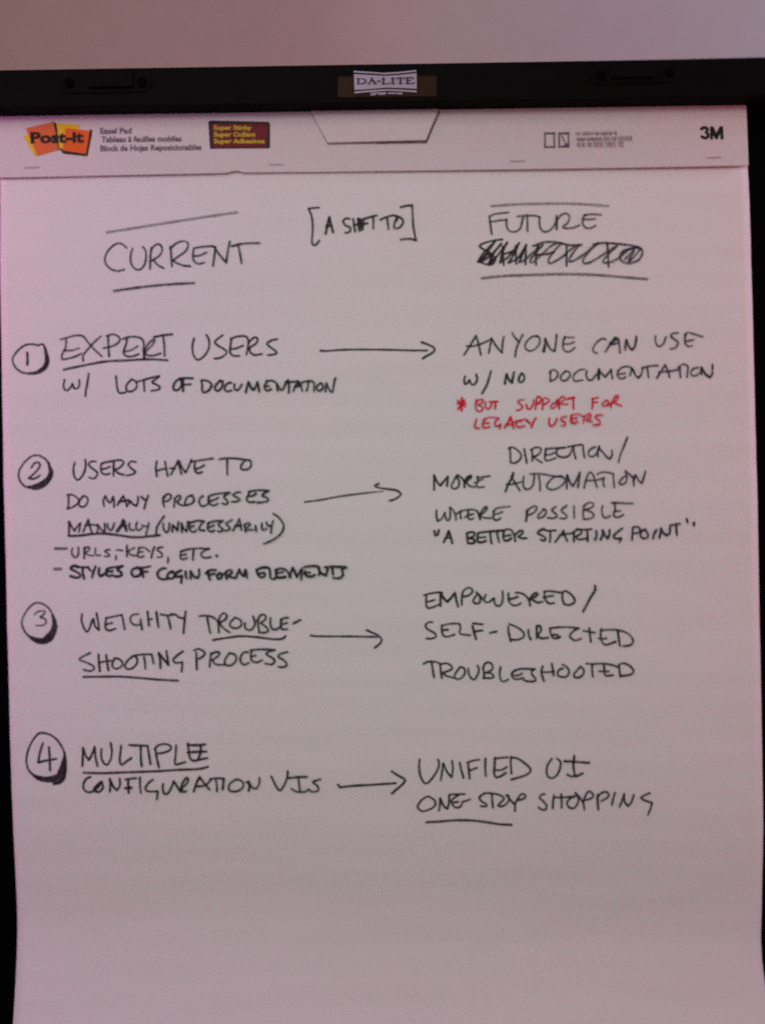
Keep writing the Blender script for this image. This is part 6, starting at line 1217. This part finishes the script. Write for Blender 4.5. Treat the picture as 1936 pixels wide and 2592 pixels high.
# ----------------------------------------------------------------- the easel
EB = -0.52
easel = root('flip_chart_easel', 'black flip chart easel with a thick top bar carrying a small white name plate', 'easel', EB)
BF = -0.013                                      # front face of the backboard
bm = bmesh.new()
prism(bm, rounded(-0.365, EB + 0.02, 0.365, 0.388, 0.006), BF - 0.016, BF)
bm_link('backboard', bm, M['board'], easel, bevel=0.0012)
BZ = 0.017                                       # front face of the top bar
bm = bmesh.new()
prism(bm, [(-0.385, 0.3768), (-0.385, 0.3444), (0.385, 0.3385), (0.385, 0.3715)][::-1], BF, BZ)
bm_link('top_bar', bm, M['black'], easel, bevel=0.0016)

def bracket(x0, y0, x1, y1, raised, screws):
    bm = bmesh.new()
    prism(bm, rounded(x0, y0, x1, y1, 0.007, corners=(0, 0, 1, 1)), BZ - 0.0005, BZ + 0.0010)
    prism(bm, rounded(raised[0], y0 + 0.004, raised[1], y1 - 0.0006, 0.0015, seg=3), BZ + 0.0008, BZ + 0.0034)
    b = bm_link('clamp_bracket', bm, M['bracket'], easel)
    md = b.modifiers.new('bevel', 'BEVEL'); md.width = 0.0007; md.segments = 2
    for sx, sy in screws:
        bm = bmesh.new()
        prof = [(0.0, 0.0026), (0.0022, 0.0023), (0.0038, 0.0013), (0.0043, 0.0)]
        N = 20
        rings = []
        for r, h in prof[1:]:
            rings.append([bm.verts.new((sx + r * math.cos(2 * math.pi * k / N), sy + r * math.sin(2 * math.pi * k / N), BZ + 0.0009 + h)) for k in range(N)])
        top = bm.verts.new((sx, sy, BZ + 0.0009 + prof[0][1]))
        for k in range(N):
            bm.faces.new((top, rings[0][k], rings[0][(k + 1) % N]))
            for ra, rb in zip(rings, rings[1:]):
                bm.faces.new((ra[k], rb[k], rb[(k + 1) % N], ra[(k + 1) % N]))
        bm_link('screw', bm, M['screw'], b, smooth=True)

bracket(-0.2606, 0.3545, -0.1846, 0.3735, (-0.2369, -0.1988), [(-0.2525, 0.3632), (-0.1917, 0.3621)])
bracket(0.1803, 0.3524, 0.2550, 0.3707, (0.1979, 0.2340), [(0.1900, 0.3590), (0.2479, 0.3604)])

bm = bmesh.new()
prism(bm, [(-0.0290, 0.3638), (-0.0294, 0.3467), (0.0530, 0.3458), (0.0534, 0.3629)], BZ - 0.0002, BZ + 0.0003)
bm_link('adhesive_strip', bm, M['tape'], easel)

# name plate: three pale bands with dark gaps, waisted in the middle
def band(top, bot):
    return [(x, y) for x, y in top] + [(x, y) for x, y in bot[::-1]]
bm = bmesh.new()
prism(bm, band([(-0.0156, 0.3681), (-0.0031, 0.3670), (0.0096, 0.3658), (0.0232, 0.3664), (0.0366, 0.3677)], [(-0.0156, 0.3668), (-0.0031, 0.3658), (0.0096, 0.3646), (0.0232, 0.3651), (0.0365, 0.3664)]), BZ + 0.0002, BZ + 0.0010)
prism(bm, band([(-0.0155, 0.3654), (-0.0032, 0.3644), (0.0096, 0.3633), (0.0231, 0.3638), (0.0366, 0.3651)], [(-0.0154, 0.3521), (-0.0018, 0.3527), (0.0109, 0.3535), (0.0229, 0.3529), (0.0365, 0.3521)]), BZ + 0.0002, BZ + 0.0010)
prism(bm, band([(-0.0154, 0.3507), (-0.0019, 0.3516), (0.0109, 0.3522), (0.0229, 0.3515), (0.0365, 0.3505)], [(-0.0154, 0.3493), (-0.0019, 0.3502), (0.0109, 0.3509), (0.0228, 0.3502), (0.0364, 0.3491)]), BZ + 0.0002, BZ + 0.0010)
plate = bm_link('name_plate', bm, M['plate'], easel)
FLAT = lambda x, y: 0.0
writing('plate_lettering', PLATE_INK, M['plum_print'], plate, FLAT, BZ + 0.0011)
writing('plate_small_print', PLATE_SMALL, M['plate'], plate, FLAT, BZ + 0.0004)

# pad ledge at the foot of the board and the telescopic legs behind it
bm = bmesh.new()
prism(bm, rounded(-0.33, EB, 0.33, EB + 0.012, 0.003, seg=3), BF, 0.022)
prism(bm, rounded(-0.33, EB + 0.0121, 0.33, EB + 0.03, 0.003, seg=3), 0.0185, 0.022)
bm_link('pad_ledge', bm, M['black'], easel)
def tube(a, b, r):
    bm = bmesh.new()
    a, b = Vector(a), Vector(b)
    q = (b - a).to_track_quat('Z', 'Y').to_matrix().to_4x4()
    bmesh.ops.create_cone(bm, segments=20, radius1=r, radius2=r * 1.15, depth=(b - a).length, cap_ends=True,
                          matrix=Matrix.Translation((a + b) / 2) @ q)
    return bm
for sx in (-1, 1):
    bm_link('leg', tube((sx * 0.42, -1.33, -0.10), (sx * 0.27, 0.30, BF - 0.030), 0.0125), M['black'], easel, smooth=True)
bm_link('leg', tube((0.0, -1.33, -0.62), (0.0, 0.22, BF - 0.034), 0.0125), M['black'], easel, smooth=True)

# ------------------------------------------------------------------- the pad
PB = -0.4736
pad = root('easel_pad', 'large white paper pad clamped under the easel bar, its top sheet covered in marker notes', 'easel pad', PB)

# the sheets still on the pad, under the top one
bm = bmesh.new()
L_in = [(-0.3145, 0.3601), (-0.3194, 0.1409), (-0.3206, -0.0278), (-0.3204, -0.2303), (-0.3193, -0.4463)]
R_in = [(0.3149, -0.4607), (0.3151, -0.2447), (0.3170, -0.0085), (0.3166, 0.1940), (0.3156, 0.3458)]
prism(bm, (L_in + R_in), BF + 0.0004, -0.0070)
bm_link('sheet_stack', bm, M['stack'], pad)

# the top sheet
Ledge = [(-0.3192, 0.3586), (-0.3193, 0.3164), (-0.3215, 0.2084), (-0.3227, 0.0397), (-0.3222, -0.0615), (-0.3212, -0.2641), (-0.3196, -0.4301), (-0.3188, -0.4571)]
Redge = [(0.3169, 0.3441), (0.3190, 0.2547), (0.3198, 0.0251), (0.3194, -0.0761), (0.3187, -0.2759), (0.3171, -0.3460), (0.3157, -0.3730), (0.3155, -0.3899), (0.3164, -0.4101), (0.3175, -0.4338), (0.3180, -0.4716)]
def edge_x(E, y):
    E = sorted(E, key=lambda p: p[1])
    for (xa, ya), (xb, yb) in zip(E, E[1:]):
        if y <= yb:
            return xa + (xb - xa) * max(0, (y - ya)) / (yb - ya)
    return E[-1][0]
yt, yb = 0.3488, -0.4614
NX, NY = 90, 300
verts, faces = [], []
for j in range(NY + 1):
    y = yt + (yb - yt) * j / NY
    xa, xb = edge_x(Ledge, y), edge_x(Redge, y)
    for i in range(NX + 1):
        x = xa + (xb - xa) * i / NX
        verts.append((x, y, sheet_h(x, y)))
for j in range(NY):
    for i in range(NX):
        a = j * (NX + 1) + i
        faces.append((a, a + NX + 1, a + NX + 2, a + 1))
me = bpy.data.meshes.new('top_sheet')
me.from_pydata(verts, [], faces)
for p in me.polygons: p.use_smooth = True
sheet = link('top_sheet', me, M['paper'], pad)
md = sheet.modifiers.new('thickness', 'SOLIDIFY'); md.thickness = 0.00018; md.offset = -1

# the binding strip across the top: a card folded over the pad
SZ = 0.0027
bm = bmesh.new()
strip_low = [(-0.3207, 0.2921), (-0.3049, 0.2919), (-0.2694, 0.2918), (-0.2188, 0.2918), (-0.1513, 0.2916), (-0.1260, 0.2917), (-0.1202, 0.2930), (-0.1162, 0.2932), (-0.1108, 0.2916), (-0.0501, 0.2907), (0.0039, 0.2902), (0.1186, 0.2891), (0.2198, 0.2883), (0.3177, 0.2879)]
strip_top = [(0.3167, 0.3492), (-0.3194, 0.3518)]
prism(bm, strip_low + strip_top, 0.0012, SZ)
strip = bm_link('binding_strip', bm, M['card'], pad)

# carry flap die-cut in the strip, lifting at its right-hand corner
fl = [(-0.0536, 0.3431), (-0.0394, 0.3148), (0.0439, 0.3146), (0.0564, 0.3443)]
fx0, fx1, fy0, fy1 = fl[1][0], fl[2][0], fl[2][1], fl[3][1]
def flap_z(x, y):
    t = max(0, min(1, (x - fx0) / (fx1 - fx0)))
    s = max(0, min(1, (fy1 - y) / (fy1 - fy0)))
    return SZ + 0.0003 + 0.0018 * (0.25 + 0.75 * t) * s
bm = bmesh.new()
prism(bm, fl, lambda x, y: flap_z(x, y) - 0.0002, lambda x, y: flap_z(x, y) + 0.0007)
bm_link('carry_flap', bm, M['card'], strip)
writing('flap_cut', FLAP_INK, M['cut'], strip, FLAT, SZ + 0.00012)

for sx, sy in ((-0.2912, 0.2999), (-0.0837, 0.2977), (0.1215, 0.2959), (0.2885, 0.2952)):
    bm = bmesh.new()
    prism(bm, rounded(sx - 0.0062, sy - 0.0005, sx + 0.0062, sy + 0.0005, 0.0004, seg=2), SZ - 0.0001, SZ + 0.0006)
    bm_link('staple', bm, M['staple'], strip)

# printed marks on the strip
def flat_poly(name, polys, mats, parent):
    bm = bmesh.new()
    for pts, mi, z in polys:
        vs = [bm.verts.new((x, y, z)) for x, y in pts]
        f = bm.faces.new(vs)
        f.material_index = mi
        f.normal_update()
        if f.normal.z < 0: f.normal_flip()
    me = bpy.data.meshes.new(name)
    bm.to_mesh(me); bm.free()
    return link(name, me, mats, parent)
Z1 = SZ + 0.0002
logo = flat_poly('note_logo', [
    ([(-0.2723, 0.3391), (-0.2693, 0.3362), (-0.2682, 0.3159), (-0.2663, 0.3138), (-0.2643, 0.3109), (-0.2437, 0.3082), (-0.2390, 0.3295), (-0.2409, 0.3318), (-0.2449, 0.3113), (-0.2693, 0.3144)], 0, Z1),
    ([(-0.2984, 0.3271), (-0.2919, 0.3279), (-0.2861, 0.3097), (-0.2886, 0.3097)], 1, Z1 + .00005),
    ([(-0.2693, 0.3373), (-0.2510, 0.3352), (-0.2502, 0.3306), (-0.2617, 0.3320), (-0.2636, 0.3150), (-0.2675, 0.3153)], 1, Z1 + .00010),
    ([(-0.2957, 0.3330), (-0.2718, 0.3384), (-0.2682, 0.3142), (-0.2863, 0.3095)], 2, Z1 + .00015),
    ([(-0.2618, 0.3326), (-0.2412, 0.3299), (-0.2449, 0.3101), (-0.2647, 0.3136)], 3, Z1 + .00020),
], [M['black_print'], M['yellow'], M['orange_pale'], M['orange']], strip)
lettering('logo_lettering', [('Post-it', -0.2918, 0.3206, -0.2463, 0.3202, 0.0090)], M['black_print'], strip, Z1 + .0003, bold=0.045)
lettering('printed_text', [
    ('Easel Pad', -0.2325, 0.3272, -0.2059, 0.3269, 0.0048),
    ('Tableau \u00e0 feuilles mobiles', -0.2317, 0.3200, -0.1634, 0.3192, 0.0048),
    ('Block de Hojas Reposicionables', -0.2327, 0.3124, -0.1467, 0.3116, 0.0048)], M['grey_print'], strip, Z1, bold=0.032)
box = flat_poly('printed_box', [
    ([(-0.1405, 0.3354), (-0.1386, 0.3363), (-0.0894, 0.3341), (-0.0880, 0.3319), (-0.0886, 0.3122), (-0.0899, 0.3115), (-0.1395, 0.3123)], 0, Z1),
    ([(-0.1376, 0.3337), (-0.0901, 0.3323), (-0.0911, 0.3127), (-0.1375, 0.3133)], 1, Z1 + .00005)], [M['black_print'], M['maroon']], strip)
lettering('box_lettering', [
    ('Super Sticky', -0.1359, 0.3284, -0.1039, 0.3277, 0.0037),
    ('Super Collant', -0.1360, 0.3226, -0.1007, 0.3218, 0.0037),
    ('Super Adhesivos', -0.1361, 0.3169, -0.0930, 0.3159, 0.0037)], M['lemon'], strip, Z1 + .0001, bold=0.03)
writing('maker_mark', MAKER_INK, M['black_print'], strip, FLAT, Z1)
writing('printed_symbol', SYMBOL_INK[:5], M['grey_print'], strip, FLAT, Z1)
writing('printed_symbol', SYMBOL_INK[5:], M['grey_print'], strip, FLAT, Z1)
writing('small_print', SMALL_INK, M['faint_print'], strip, FLAT, Z1)

# the marker writing on the top sheet
for name, strokes in NOTES:
    if name == 'red_note':
        writing('handwritten_line', strokes, M['red'], sheet, sheet_h, label='red handwritten note with an asterisk')
    else:
        writing(name, strokes, M['ink'], sheet, sheet_h)

settle(easel, EB)
settle(pad, PB)
